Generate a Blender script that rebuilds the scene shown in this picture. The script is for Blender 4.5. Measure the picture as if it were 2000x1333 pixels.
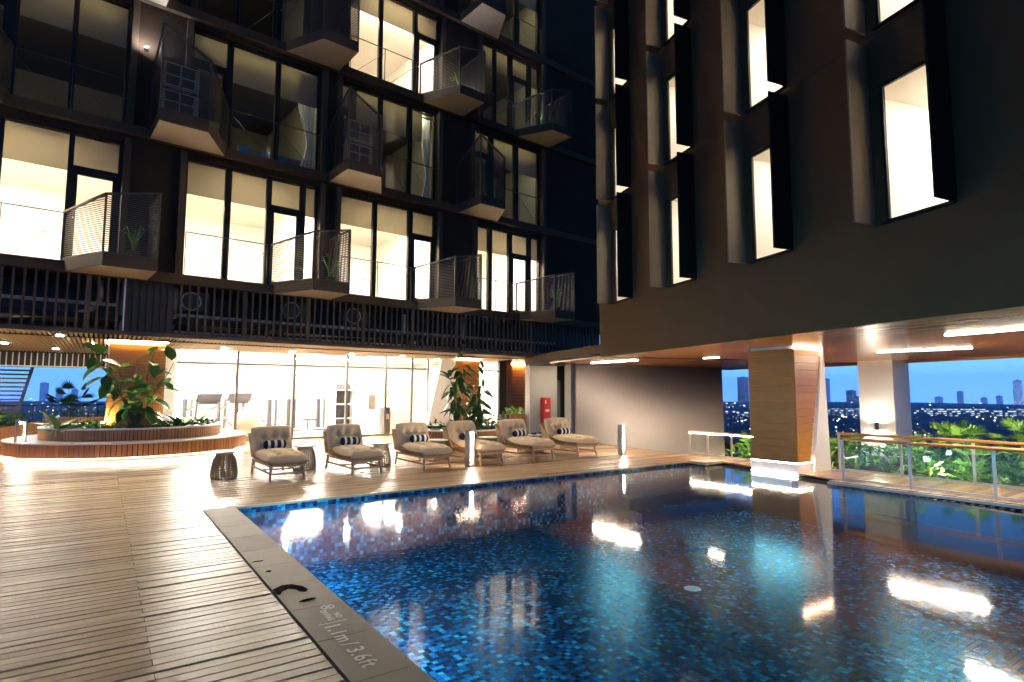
import bpy, bmesh, math, random
from mathutils import Matrix, Vector
R = math.radians
rnd = random.Random(7)
sc = bpy.context.scene
C = sc.collection
for o in list(bpy.data.objects): bpy.data.objects.remove(o)

# ------------------------------------------------------------------ camera, sky, exposure
cam_d = bpy.data.cameras.new('camera'); cam = bpy.data.objects.new('camera', cam_d); C.objects.link(cam)
cam_d.sensor_width = 36; cam_d.lens = 36*1142.7/2000; cam_d.clip_start = .05; cam_d.clip_end = 20000
cam.matrix_world = Matrix.Translation((0, 0, 1.6)) @ Matrix.Rotation(R(-34.946), 4, 'Z') @ Matrix.Rotation(R(90+4.987), 4, 'X') @ Matrix.Rotation(R(.173), 4, 'Z')
sc.camera = cam
w = bpy.data.worlds.new('World'); sc.world = w; w.use_nodes = True
nt = w.node_tree; bg = nt.nodes['Background']
tc = nt.nodes.new('ShaderNodeTexCoord'); sx = nt.nodes.new('ShaderNodeSeparateXYZ'); rp = nt.nodes.new('ShaderNodeValToRGB')
nt.links.new(tc.outputs['Generated'], sx.inputs[0]); nt.links.new(sx.outputs['Z'], rp.inputs[0]); nt.links.new(rp.outputs[0], bg.inputs[0])
cr = rp.color_ramp                                    # dusk: pale blue at the horizon, deep blue overhead
cr.elements[0].position = 0; cr.elements[0].color = (.46, 1.25, 3.5, 1)
cr.elements[1].position = 1; cr.elements[1].color = (.001, .0016, .004, 1)
e = cr.elements.new(.08); e.color = (.32, .90, 2.5, 1)
e = cr.elements.new(.22); e.color = (.03, .08, .25, 1)
e = cr.elements.new(.5); e.color = (.004, .008, .020, 1)
bg.inputs[1].default_value = .145
sc.render.engine = 'CYCLES'
sc.view_settings.view_transform = 'Standard'; sc.view_settings.look = 'None'; sc.view_settings.exposure = 2.8; sc.view_settings.gamma = 1
cy = sc.cycles
cy.use_denoising = True
try: cy.denoiser = 'OPENIMAGEDENOISE'
except Exception: pass
cy.max_bounces = 7; cy.diffuse_bounces = 3; cy.glossy_bounces = 4; cy.transmission_bounces = 4; cy.transparent_max_bounces = 14
cy.sample_clamp_indirect = 4; cy.sample_clamp_direct = 0; cy.caustics_reflective = False; cy.caustics_refractive = False
cy.use_light_tree = True

# ------------------------------------------------------------------ helpers
class MB:
    def __init__(s): s.v = []; s.f = []; s.m = []
    def add(s, vs, fs, mi=0):
        b = len(s.v); s.v += [tuple(v) for v in vs]
        for f in fs: s.f.append([b+i for i in f]); s.m.append(mi)
        return s
    def box(s, x0, x1, y0, y1, z0, z1, mi=0):
        return s.add([(x0,y0,z0),(x1,y0,z0),(x1,y1,z0),(x0,y1,z0),(x0,y0,z1),(x1,y0,z1),(x1,y1,z1),(x0,y1,z1)],
                     [(3,2,1,0),(4,5,6,7),(0,1,5,4),(1,2,6,5),(2,3,7,6),(3,0,4,7)], mi)
    def prism(s, pts, z0, z1, mi=0):                  # plan polygon, counter-clockwise
        n = len(pts)
        z0s = z0 if isinstance(z0, (list, tuple)) else [z0]*n; z1s = z1 if isinstance(z1, (list, tuple)) else [z1]*n
        vs = [(p[0],p[1],z) for p, z in zip(pts, z0s)]+[(p[0],p[1],z) for p, z in zip(pts, z1s)]
        return s.add(vs, [tuple(range(n-1,-1,-1)), tuple(range(n,2*n))]+[(i,(i+1)%n,n+(i+1)%n,n+i) for i in range(n)], mi)
    def slab(s, quad, t, mi=0):                       # a thick sheet from four corners, thickness along its normal
        q = [Vector(p) for p in quad]; nrm = (q[1]-q[0]).cross(q[3]-q[0]).normalized()*t
        vs = q+[p-nrm for p in q]
        return s.add(vs, [(0,1,2,3),(7,6,5,4),(1,0,4,5),(2,1,5,6),(3,2,6,7),(0,3,7,4)], mi)
    def bar(s, p, q, w, h=None, mi=0):
        p, q = Vector(p), Vector(q); h = h or w; d = (q-p).normalized()
        up = Vector((0,0,1)) if abs(d.z) < .95 else Vector((0,1,0))
        a = d.cross(up).normalized()*w/2; b = a.cross(d).normalized()*h/2
        vs = [p-a-b,p+a-b,p+a+b,p-a+b,q-a-b,q+a-b,q+a+b,q-a+b]
        return s.add(vs, [(0,1,2,3),(7,6,5,4),(0,4,5,1),(1,5,6,2),(2,6,7,3),(3,7,4,0)], mi)
    def tube(s, p, q, r0, r1=None, n=10, mi=0):
        p, q = Vector(p), Vector(q); r1 = r0 if r1 is None else r1; d = (q-p).normalized()
        up = Vector((0,0,1)) if abs(d.z) < .9 else Vector((0,1,0))
        a = d.cross(up).normalized(); b = a.cross(d)
        vs = [p+(a*math.cos(k*2*math.pi/n)+b*math.sin(k*2*math.pi/n))*r0 for k in range(n)]+[q+(a*math.cos(k*2*math.pi/n)+b*math.sin(k*2*math.pi/n))*r1 for k in range(n)]
        return s.add(vs, [(k,(k+1)%n,n+(k+1)%n,n+k) for k in range(n)]+[tuple(range(n-1,-1,-1)), tuple(range(n,2*n))], mi)
    def path(s, pts, r, n=8):
        for a, b in zip(pts, pts[1:]): s.tube(a, b, r, r, n)
        return s
    def lathe(s, prof, n=20, cx=0, cy=0, mi=0):       # profile of (radius, z)
        m = len(prof); vs = [(cx+r*math.cos(k*2*math.pi/n), cy+r*math.sin(k*2*math.pi/n), z) for k in range(n) for r, z in prof]
        fs = [(k*m+i, ((k+1)%n)*m+i, ((k+1)%n)*m+i+1, k*m+i+1) for k in range(n) for i in range(m-1)]
        return s.add(vs, fs, mi)
    def mesh(s, name, mats):
        me = bpy.data.meshes.new(name); me.from_pydata(s.v, [], s.f)
        for m in (mats if isinstance(mats, list) else [mats]): me.materials.append(m)
        if any(s.m): me.polygons.foreach_set('material_index', s.m)
        me.update(); return me
    def build(s, name, mats, parent=None, smooth=False):
        me = s.mesh(name, mats)
        if smooth: me.polygons.foreach_set('use_smooth', [True]*len(me.polygons))
        return link(name, me, parent)
def link(name, me, parent=None, mw=None):
    o = bpy.data.objects.new(name, me); C.objects.link(o)
    if parent: o.parent = parent
    if mw is not None: o.matrix_local = mw
    return o
def tag(o, label=None, cat=None, group=None, kind=None):
    if label: o['label'] = label
    if cat: o['category'] = cat
    if group: o['group'] = group
    if kind: o['kind'] = kind
    return o
def thing(name, label, cat, loc=(0,0,0), rz=0, group=None):
    o = bpy.data.objects.new(name, None); C.objects.link(o); o.location = loc; o.rotation_euler = (0,0,rz); o.empty_display_size = .2
    return tag(o, label, cat, group)
def part(name, parent, loc=(0,0,0), rz=0):
    o = bpy.data.objects.new(name, None); C.objects.link(o); o.parent = parent; o.location = loc; o.rotation_euler = (0,0,rz); o.empty_display_size = .1
    return o
def copy_tree(o, parent=None):
    c = o.copy(); C.objects.link(c); c.parent = parent
    for ch in list(o.children): copy_tree(ch, c)
    return c
def struct(o): return tag(o, kind='structure')

# ------------------------------------------------------------------ materials
def mat(name, col, rough=.5, metal=0., spec=.5, var=0., scale=4., stretch=(1,1,1), bump=0., bscale=60., obj_var=0., emit=None, es=0., col2=None, coat=0.):
    m = bpy.data.materials.new(name); m.use_nodes = True; t = m.node_tree; b = t.nodes['Principled BSDF']
    b.inputs['Base Color'].default_value = (*col, 1); b.inputs['Roughness'].default_value = rough; b.inputs['Metallic'].default_value = metal
    b.inputs['Specular IOR Level'].default_value = spec; b.inputs['Coat Weight'].default_value = coat
    if emit: b.inputs['Emission Color'].default_value = (*emit, 1); b.inputs['Emission Strength'].default_value = es
    L = t.links.new
    if var or bump:
        tcn = t.nodes.new('ShaderNodeTexCoord'); mp = t.nodes.new('ShaderNodeMapping'); mp.inputs['Scale'].default_value = stretch
        L(tcn.outputs['Object'], mp.inputs[0])
    fac = None
    if var:
        nz = t.nodes.new('ShaderNodeTexNoise'); nz.inputs['Scale'].default_value = scale; nz.inputs['Detail'].default_value = 5; nz.inputs['Roughness'].default_value = .6
        L(mp.outputs[0], nz.inputs['Vector']); fac = nz.outputs['Fac']
    if obj_var:
        oi = t.nodes.new('ShaderNodeObjectInfo'); gi = t.nodes.new('ShaderNodeNewGeometry'); ad = t.nodes.new('ShaderNodeMath'); ad.operation = 'ADD'
        fr = t.nodes.new('ShaderNodeMath'); fr.operation = 'FRACT'
        L(oi.outputs['Random'], ad.inputs[0]); L(gi.outputs['Random Per Island'], ad.inputs[1]); L(ad.outputs[0], fr.inputs[0])
        mu = t.nodes.new('ShaderNodeMath'); mu.operation = 'MULTIPLY_ADD'; mu.inputs[1].default_value = obj_var
        L(fr.outputs[0], mu.inputs[0])
        if fac: 
            sc_ = t.nodes.new('ShaderNodeMath'); sc_.operation = 'MULTIPLY'; sc_.inputs[1].default_value = var
            L(fac, sc_.inputs[0]); L(sc_.outputs[0], mu.inputs[2])
        else: mu.inputs[2].default_value = 0
        fac = mu.outputs[0]
    if fac:
        c2 = col2 or tuple(min(1, c*(1+max(var, obj_var))) for c in col); c1 = col if col2 else tuple(c*(1-.6*max(var, obj_var)) for c in col)
        mx = t.nodes.new('ShaderNodeMix'); mx.data_type = 'RGBA'; mx.inputs['A'].default_value = (*c1, 1); mx.inputs['B'].default_value = (*c2, 1)
        L(fac, mx.inputs['Factor']); L(mx.outputs['Result'], b.inputs['Base Color'])
    if bump:
        n2 = t.nodes.new('ShaderNodeTexNoise'); n2.inputs['Scale'].default_value = bscale; n2.inputs['Detail'].default_value = 3
        bp = t.nodes.new('ShaderNodeBump'); bp.inputs['Strength'].default_value = bump; bp.inputs['Distance'].default_value = .01
        L(mp.outputs[0], n2.inputs['Vector']); L(n2.outputs['Fac'], bp.inputs['Height']); L(bp.outputs[0], b.inputs['Normal'])
    return m
def emitter(name, col, s):
    m = bpy.data.materials.new(name); m.use_nodes = True; t = m.node_tree; b = t.nodes['Principled BSDF']
    b.inputs['Base Color'].default_value = (.8,.8,.8,1); b.inputs['Emission Color'].default_value = (*col, 1); b.inputs['Emission Strength'].default_value = s
    return m
def thin_ior(t, fres, ior):                            # a thin sheet mirrors alike from both faces
    g = t.nodes.new('ShaderNodeNewGeometry'); m = t.nodes.new('ShaderNodeMapRange'); m.inputs['To Min'].default_value = ior; m.inputs['To Max'].default_value = 1/ior
    t.links.new(g.outputs['Backfacing'], m.inputs['Value']); t.links.new(m.outputs['Result'], fres.inputs['IOR'])
def glass(name, tint=(1,1,1), base=.06, rough=0.):    # clear sheet: mirror by Fresnel over see-through
    m = bpy.data.materials.new(name); m.use_nodes = True; t = m.node_tree; t.nodes.remove(t.nodes['Principled BSDF'])
    out = t.nodes['Material Output']; tr = t.nodes.new('ShaderNodeBsdfTransparent'); tr.inputs[0].default_value = (*tint, 1)
    gl = t.nodes.new('ShaderNodeBsdfGlossy'); gl.inputs['Roughness'].default_value = rough
    lw = t.nodes.new('ShaderNodeFresnel'); thin_ior(t, lw, 1.36)
    mx = t.nodes.new('ShaderNodeMixShader')
    t.links.new(lw.outputs[0], mx.inputs[0]); t.links.new(tr.outputs[0], mx.inputs[1]); t.links.new(gl.outputs[0], mx.inputs[2]); t.links.new(mx.outputs[0], out.inputs[0])
    return m
def perforated(name, col, period=.045, open_=.5):     # sheet metal with fine slots
    m = bpy.data.materials.new(name); m.use_nodes = True; t = m.node_tree; b = t.nodes['Principled BSDF']; out = t.nodes['Material Output']
    b.inputs['Base Color'].default_value = (*col, 1); b.inputs['Roughness'].default_value = .45; b.inputs['Metallic'].default_value = .3
    tcn = t.nodes.new('ShaderNodeTexCoord'); s = t.nodes.new('ShaderNodeSeparateXYZ'); t.links.new(tcn.outputs['Object'], s.inputs[0])
    a = t.nodes.new('ShaderNodeMath'); a.operation = 'MULTIPLY'; a.inputs[1].default_value = 1/period; t.links.new(s.outputs['Z'], a.inputs[0])
    f = t.nodes.new('ShaderNodeMath'); f.operation = 'FRACT'; t.links.new(a.outputs[0], f.inputs[0])
    g = t.nodes.new('ShaderNodeMath'); g.operation = 'LESS_THAN'; g.inputs[1].default_value = open_; t.links.new(f.outputs[0], g.inputs[0])
    tr = t.nodes.new('ShaderNodeBsdfTransparent'); mx = t.nodes.new('ShaderNodeMixShader')
    t.links.new(g.outputs[0], mx.inputs[0]); t.links.new(b.outputs[0], mx.inputs[1]); t.links.new(tr.outputs[0], mx.inputs[2]); t.links.new(mx.outputs[0], out.inputs[0])
    return m
K = {}
K['facade'] = mat('dark_facade', (.038,.026,.015), .8, spec=.15, var=.35, scale=1.3, bump=.15, bscale=30)
K['frame'] = mat('dark_frame', (.022,.017,.012), .5, spec=.25)
K['slab'] = mat('painted_slab', (.085,.062,.038), .75, spec=.2, var=.3, scale=2, bump=.1)
K['under'] = mat('slab_underside', (.45,.39,.31), .7, var=.12, scale=2)
K['plaster'] = mat('brown_plaster', (.098,.060,.026), .85, spec=.15, var=.3, scale=.7, bump=.25, bscale=25)
K['darkwall'] = mat('taupe_plaster', (.20,.17,.155), .7, var=.15, scale=.8, bump=.15, bscale=40)
K['greywall'] = mat('grey_plaster', (.42,.40,.36), .75, var=.15, scale=1.5, bump=.15)
K['white'] = mat('white_paint', (.78,.75,.70), .6, var=.06, scale=2)
K['roomwall'] = mat('room_paint', (.80,.75,.66), .8, var=.05, scale=1)
K['dimroom'] = mat('unlit_room_wall', (.10,.09,.065), .9, var=.4, scale=.6); K['roomfloor'] = mat('room_floor', (.45,.36,.27), .5, var=.2)  # dimroom: shade of the dark interiors put into the colour
K['deck'] = mat('deck_wood', (.24,.13,.055), .27, spec=.5, var=.55, scale=3, stretch=(.6,14,4), bump=.15, bscale=22, obj_var=.5, col2=(.55,.37,.205))
K['joist'] = mat('deck_frame', (.03,.02,.012), .9)
K['coping'] = mat('coping_stone', (.24,.20,.135), .5, spec=.4, var=.6, scale=3.5, bump=.4, bscale=180, obj_var=.35, col2=(.42,.35,.245))
K['teak'] = mat('teak_slat', (.30,.125,.035), .42, var=.5, scale=3, stretch=(8,8,.7), bump=.1, obj_var=.6, col2=(.52,.25,.085))
K['clad'] = mat('timber_cladding', (.36,.13,.014), .33, var=.6, scale=2.2, stretch=(.7,.7,16), bump=.08, obj_var=.35, col2=(.60,.26,.04))
K['ceilwood'] = mat('ceiling_timber', (.46,.145,.022), .25, var=.5, scale=2.4, stretch=(.7,12,1), obj_var=.4, col2=(.64,.25,.045), coat=.1)
K['slat'] = mat('ceiling_slat', (.42,.26,.13), .5, var=.4, scale=3, stretch=(10,.6,1), obj_var=.35, col2=(.60,.41,.23))
K['black'] = mat('black_void', (.008,.007,.006), .8)
K['steel'] = mat('brushed_steel', (.50,.46,.40), .35, metal=.5)
K['chrome'] = mat('polished_steel', (.75,.74,.72), .15, metal=1)
K['galv'] = mat('galvanised_pipe', (.5,.48,.44), .4, metal=.6)
K['bargrey'] = mat('screen_bar', (.10,.08,.058), .6, spec=.3)
K['corr'] = mat('dark_panel', (.03,.026,.022), .55)
K['glass'] = glass('window_glass')
K['railglass'] = glass('rail_glass', (.90,.96,.94))
K['mesh'] = perforated('perforated_sheet', (.10,.085,.065), .045, .55)
def translucent(name, col, f):
    m = bpy.data.materials.new(name); m.use_nodes = True; t = m.node_tree; out = t.nodes['Material Output']; b = t.nodes['Principled BSDF']; b.inputs['Base Color'].default_value = (*col, 1); b.inputs['Roughness'].default_value = .9
    tl = t.nodes.new('ShaderNodeBsdfTranslucent'); tl.inputs[0].default_value = (*col, 1); mx = t.nodes.new('ShaderNodeMixShader'); mx.inputs[0].default_value = f
    t.links.new(b.outputs[0], mx.inputs[1]); t.links.new(tl.outputs[0], mx.inputs[2]); t.links.new(mx.outputs[0], out.inputs[0]); return m
K['blind'] = translucent('roller_blind', (.30,.265,.195), .45)
K['curtain'] = translucent('grey_curtain', (.55,.56,.50), .5)
K['cushion'] = mat('khaki_canvas', (.72,.51,.29), .9, var=.15, scale=8, bump=.25, bscale=250)
K['weave'] = mat('brown_rope', (.36,.24,.11), .8, var=.5, scale=60, stretch=(1,1,4), bump=.8, bscale=120)
K['oak'] = mat('pale_teak', (.62,.38,.17), .45, var=.35, scale=5, stretch=(6,6,1), obj_var=.2)
K['navy'] = mat('navy_cloth', (.008,.010,.03), .85); K['ivory'] = mat('ivory_cloth', (.78,.76,.70), .85)
K['leaf'] = mat('glossy_leaf', (.018,.085,.014), .28, var=.4, scale=6, obj_var=.7, col2=(.07,.22,.03), coat=.2)
K['leaf2'] = mat('bright_leaf', (.05,.17,.018), .45, var=.4, scale=4, obj_var=.8, col2=(.20,.40,.06))
K['stem'] = mat('plant_stem', (.14,.09,.045), .8, var=.4)
K['soil'] = mat('planter_soil', (.05,.032,.02), .95, var=.6, scale=20, bump=1)
K['red'] = mat('red_enamel', (.72,.045,.02), .35)
K['marble'] = mat('pale_stone_top', (.75,.73,.68), .3, var=.1)
K['gymgrey'] = mat('machine_grey', (.20,.20,.21), .4); K['gymdark'] = mat('machine_black', (.045,.045,.05), .4); K['mullion'] = mat('mullion_grey', (.16,.15,.14), .4, metal=.5)
K['card'] = mat('cardboard', (.38,.28,.17), .8, var=.2); K['blue'] = mat('blue_print', (.05,.27,.55), .6)
K['acbody'] = mat('ivory_casing', (.5,.45,.34), .5)
K['L_warm'] = emitter('warm_lamp', (1,.80,.52), 14); K['L_room'] = emitter('room_lamp', (1,.94,.84), 15); K['L_dim'] = emitter('dim_lamp', (1,.95,.66), 9); K['L_flat'] = emitter('flat_lamp', (1,.95,.84), 21)
K['L_gym'] = emitter('gym_lamp', (1,.93,.80), 36); K['L_strip'] = emitter('led_strip', (1,.86,.66), 40); K['L_pool'] = emitter('pool_lamp', (.45,.78,1), 290)
K['L_spot'] = emitter('spot_lamp', (1,.86,.62), 150); K['L_cool'] = emitter('cool_lamp', (.92,.88,1), 240)
K['L_sconce'] = emitter('sconce_lamp', (1,.9,.72), 260); K['L_bol'] = emitter('bollard_lamp', (1,.88,.70), 34)

# ------------------------------------------------------------------ frames of the two facades
AA = R(4.9); A0 = Vector((0, 15.543, 0))                                 # courtyard facade: x along it, y into the building
FA = Matrix.Translation(A0) @ Matrix.Rotation(AA, 4, 'Z')
BA = math.atan2(-.95838, -.28550); B0 = Vector((11.038, 11.699, 0))      # wing over the pool: x towards the camera, y into the wing
FB = Matrix.Translation(B0) @ Matrix.Rotation(BA, 4, 'Z')
def wall_holes(mb, s0, s1, z0, z1, holes, y0, y1, mi=0):
    xs = sorted({s0, s1, *[h[0] for h in holes], *[h[1] for h in holes]}); zs = sorted({z0, z1, *[h[2] for h in holes], *[h[3] for h in holes]})
    xs = [x for x in xs if s0 <= x <= s1]; zs = [z for z in zs if z0 <= z <= z1]
    for a, b in zip(xs, xs[1:]):
        run = None
        for c, d in zip(zs, zs[1:]):
            inside = any(h[0] <= (a+b)/2 <= h[1] and h[2] <= (c+d)/2 <= h[3] for h in holes)
            if inside:
                if run: mb.box(a, b, y0, y1, run[0], run[1], mi); run = None
            else: run = (run[0], d) if run else (c, d)
        if run: mb.box(a, b, y0, y1, run[0], run[1], mi)
    return mb

# ------------------------------------------------------------------ ground: deck, coping, pool, water
WZ = -.07
PX0, PY1 = 1.58, 9.0                                   # pool inner left edge, far edge
PR0, PR1 = (11.95, 8.95), (9.05, -3.6)                 # pool right edge line
def prx(y): return PR0[0]+(PR1[0]-PR0[0])*(PR0[1]-y)/(PR0[1]-PR1[1])
deck = MB(); deck.box(-14, 1.20, -4, 9.02, -.30, -.06); deck.box(-14, 12.7, 9.02, 24, -.30, -.06); deck.box(12.7, 18.5, 12, 24, -.30, -.06)
deck = struct(deck.build('deck', K['joist']))
PITCH, GAP = .1005, .014
boards = []
nrow = 0
y = -2.0
while y < 21.0:
    xmax = 1.195 if y+PITCH < 9.03 else (12.62 if y < 15.3 else 13.0)
    x = -11.5+(.33+11.5) % 3.4 - 3.4
    off = 0 if nrow % 2 else 1.7
    if y < 9.03: cuts = [c for c in ((-9.87, -6.47, -3.07, .33) if nrow % 2 else (-8.17, -4.77, -1.37)) if c < xmax]
    else: cuts = [-9.87, -6.47, -3.07, .33, 3.73, 7.13, 10.53] if nrow % 2 else [-8.17, -4.77, -1.37, 2.03, 5.43, 8.83]
    jit = 0 if (nrow % 3 == 0) else rnd.choice([0, 0, -1.7])
    edges = [-11.5]+[c+(jit if c < -3.5 or c > 1 else 0) for c in cuts]+[xmax]
    for a, b in zip(edges, edges[1:]):
        if b-a > .1: boards.append((a+.002, b-.002, y, y+PITCH-GAP-rnd.uniform(0, .003), rnd.uniform(-.003, .003)))
    y += PITCH; nrow += 1
def board_rank(b):
    cx = min(max(0, b[0]), b[1]); cyy = (b[2]+b[3])/2
    ang = math.degrees(math.atan2(cx, cyy)) if cyy > 0 else 180
    return math.hypot(cx, cyy) if cyy > 1.8 and (-12 < ang < 78) else 500+math.hypot(cx, cyy)
boards.sort(key=board_rank)
cache = {}
for b in boards[:290]:
    key = (round(b[1]-b[0], 2))
    if key not in cache: cache[key] = MB().box(0, b[1]-b[0], 0, PITCH-GAP-.0015, -.024, 0).mesh('deck_board', K['deck'])
    o = link('deck_board', cache[key], deck); o.location = (b[0], b[2], b[4]); o.rotation_euler = (0, 0, rnd.gauss(0, .0004))
mb = MB()
for b in boards[290:]: mb.box(b[0], b[1], b[2], b[3], -.024+b[4], b[4])
tag(mb.build('deck_boards', K['deck'], deck), kind='stuff')

cop = struct(MB().box(1.20, 1.585, -4, 9.0, -.30, -.035).build('coping', K['joist']))
yy = 9.02
while yy > -3.5:
    MB().box(1.212, 1.60, yy-.637, yy-.003, -.034, .004).build('coping_stone', K['coping'], cop); yy -= .64
MB().box(1.60, 12.0, 8.985, 9.025, -.03, .003).build('edge_strip', K['coping'], cop)
MB().box(11.35, 12.05, 8.55, 8.985, -.05, .012).build('coping_stone', K['coping'], cop)
# puddles left on the stone
def puddle(pts):
    o = MB().add([(x, y, .0062) for x, y in pts], [tuple(range(len(pts)))]).build('puddle', K['wet'], cop)
K['wet'] = mat('wet_stone', (.03,.026,.018), .06)
arch = [(1.215,5.10),(1.30,5.17),(1.375,5.16),(1.44,5.06),(1.455,4.95),(1.42,4.90),(1.385,4.93),(1.37,5.0),(1.33,5.05),(1.275,5.02),(1.235,4.94),(1.215,4.95)]
puddle(arch); puddle([(1.31,4.70),(1.37,4.735),(1.43,4.735),(1.45,4.71),(1.41,4.685),(1.35,4.675)]); puddle([(1.23,6.0),(1.26,6.03),(1.34,6.02),(1.33,5.99)]); puddle([(1.27,5.62),(1.30,5.66),(1.33,5.64),(1.31,5.6)])
# painted depth marking
K['paint'] = mat('marking_paint', (.92,.90,.86), .35, spec=.5)
def text(s, size, x, y, rz):
    cu = bpy.data.curves.new('lettering', 'FONT'); cu.body = s; cu.size = size; cu.extrude = .0004; cu.offset = size*.016; cu.space_character = 1.12; cu.materials.append(K['paint'])
    o = bpy.data.objects.new('lettering', cu); C.objects.link(o); o.parent = cop; o.location = (x, y, .0065); o.rotation_euler = (0, 0, rz); return o
text('1.1m', .15, 1.325, 4.13, -math.pi/2); text('/', .15, 1.325, 3.775, -math.pi/2); text('3.6ft', .15, 1.325, 3.69, -math.pi/2)
text('NO', .06, 1.45, 4.32, -math.pi/2); text('DIVING', .06, 1.385, 4.42, -math.pi/2)
m = MB(); m.box(1.30, 1.50, 4.155, 4.163, .006, .0072)
ring = [(1.46+.045*math.cos(a*.3142), 4.47+.045*math.sin(a*.3142)) for a in range(21)]
for a, b in zip(ring, ring[1:]): m.bar((*a,.0066),(*b,.0066),.008,.0012)
m.bar((1.43,4.44,.0066),(1.49,4.50,.0066),.008,.0012); m.bar((1.475,4.445,.0066),(1.445,4.49,.0066),.012,.0012)
m.build('no_diving_mark', K['paint'], cop)

# pool basin and mosaic
PD = -.92
TS = .057
pool = MB()
pool.prism([(1.45,-3.9),(9.3,-3.9),(12.2,9.15),(1.45,9.15)], PD-.25, PD-.03)
pool.box(1.46, 1.575, -3.9, 9.1, PD-.02, -.04); pool.box(1.575, 12.1, 9.012, 9.14, PD-.02, -.04)
pool.slab([(PR1[0]+.015,PR1[1],PD),(PR0[0]+.015,PR0[1],PD),(PR0[0]+.015,PR0[1],WZ-.012),(PR1[0]+.015,PR1[1],WZ-.012)], -.16)
pool = struct(pool.build('swimming_pool', K['joist']))
mt = bpy.data.materials.new('mosaic_tile'); mt.use_nodes = True; t = mt.node_tree; b = t.nodes['Principled BSDF']
oi = t.nodes.new('ShaderNodeObjectInfo'); gi = t.nodes.new('ShaderNodeNewGeometry'); ad = t.nodes.new('ShaderNodeMath'); ad.operation = 'ADD'; fr = t.nodes.new('ShaderNodeMath'); fr.operation = 'FRACT'
t.links.new(oi.outputs['Random'], ad.inputs[0]); t.links.new(gi.outputs['Random Per Island'], ad.inputs[1]); t.links.new(ad.outputs[0], fr.inputs[0])
rp = t.nodes.new('ShaderNodeValToRGB'); rp.color_ramp.interpolation = 'CONSTANT'; t.links.new(fr.outputs[0], rp.inputs[0])
els = rp.color_ramp.elements; els[0].position = 0; els[0].color = (.005,.016,.06,1); els[1].position = .36; els[1].color = (.008,.055,.14,1)
for p_, c_ in ((.62,(.014,.13,.23,1)),(.83,(.03,.25,.37,1)),(.95,(.08,.40,.50,1))): q = els.new(p_); q.color = c_
t.links.new(rp.outputs[0], b.inputs['Base Color']); b.inputs['Roughness'].default_value = .25
K['tile'] = mt
tiles = []
ny = int((PY1+3.6)/TS)
for j in range(ny):
    y0 = -3.6+j*TS; nx = int((prx(y0)-PX0)/TS)
    for i in range(nx): tiles.append((PX0+i*TS, y0))
def tile_rank(p):
    d = math.hypot(*p); a = math.degrees(math.atan2(p[0], p[1]))
    # straight down the picture's lower edge the pool floor is seen from about 4.6 m on
    fwd = p[0]*math.sin(R(34.9))+p[1]*math.cos(R(34.9))
    return d if (fwd > 4.0 and -5 < a < 74) else 100+d
tiles.sort(key=tile_rank)
tm = MB().box(0, TS-.006, 0, TS-.006, PD-.006, PD).mesh('mosaic_tile', K['tile'])
for p in tiles[:290]: o = link('mosaic_tile', tm, pool); o.location = (p[0], p[1], rnd.uniform(-.001, .001))
mb = MB()
for p in tiles[290:]: mb.add([(p[0],p[1],PD),(p[0]+TS-.006,p[1],PD),(p[0]+TS-.006,p[1]+TS-.006,PD),(p[0],p[1]+TS-.006,PD)], [(0,1,2,3)])
for k in range(int(abs(PD)/TS)):                       # far and left walls
    z1 = -.012-k*TS
    for i in range(int(10.4/TS)): x = PX0+.02+i*TS; mb.add([(x,9.008,z1-TS+.006),(x+TS-.006,9.008,z1-TS+.006),(x+TS-.006,9.008,z1),(x,9.008,z1)], [(0,1,2,3)])
    for j in range(int(12.5/TS)): y0 = -3.5+j*TS; mb.add([(1.578,y0,z1),(1.578,y0+TS-.006,z1),(1.578,y0+TS-.006,z1-TS+.006),(1.578,y0,z1-TS+.006)], [(3,2,1,0)])
for s_ in range(3):                                    # entry steps at the far right corner
    y1 = 9.0-s_*.32; z = WZ-.22-.22*s_
    for i in range(int(3.2/TS)):
        x = 8.7+i*TS
        for q in range(5): mb.add([(x,y1-.32+q*.064,z),(x+TS-.006,y1-.32+q*.064,z),(x+TS-.006,y1-.262+q*.064,z),(x,y1-.262+q*.064,z)], [(0,1,2,3)])
tag(mb.build('mosaic_tiles', K['tile'], pool), kind='stuff')
for s_ in range(3): y1 = 9.0-s_*.32; z = WZ-.22-.22*s_; MB().box(8.7, 11.6, y1-.322, 9.004-.0, PD, z-.004-.001*s_).build('pool_step', K['tile'], pool)
MB().lathe([(0,PD+.012),(.09,PD+.012),(.11,PD+.002)], 20, 6.38, 5.05).build('drain_cover', K['marble'], pool)
# underwater lamps in the left wall
for (ly, tilt) in ((5.35, 0), (8.0, 0), (1.2, 0)):
    p_ = MB(); p_.tube((1.582, ly, -.42), (1.60, ly, -.42), .085, .085, 16); p_ = p_.build('underwater_lamp', K['L_pool'], pool)
    rg = MB(); 
    for k in range(16):
        a0, a1 = k*math.pi/8, (k+1)*math.pi/8
        rg.bar((1.60,ly+.095*math.cos(a0),-.42+.095*math.sin(a0)),(1.60,ly+.095*math.cos(a1),-.42+.095*math.sin(a1)),.02,.02)
    rg.build('lamp_ring', K['steel'], p_); MB().box(1.58, 1.80, ly-.16, ly+.16, -.325, -.31).build('lamp_hood', K['steel'], p_)  # shield added over the lamp to stop its light rising to the walls
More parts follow.
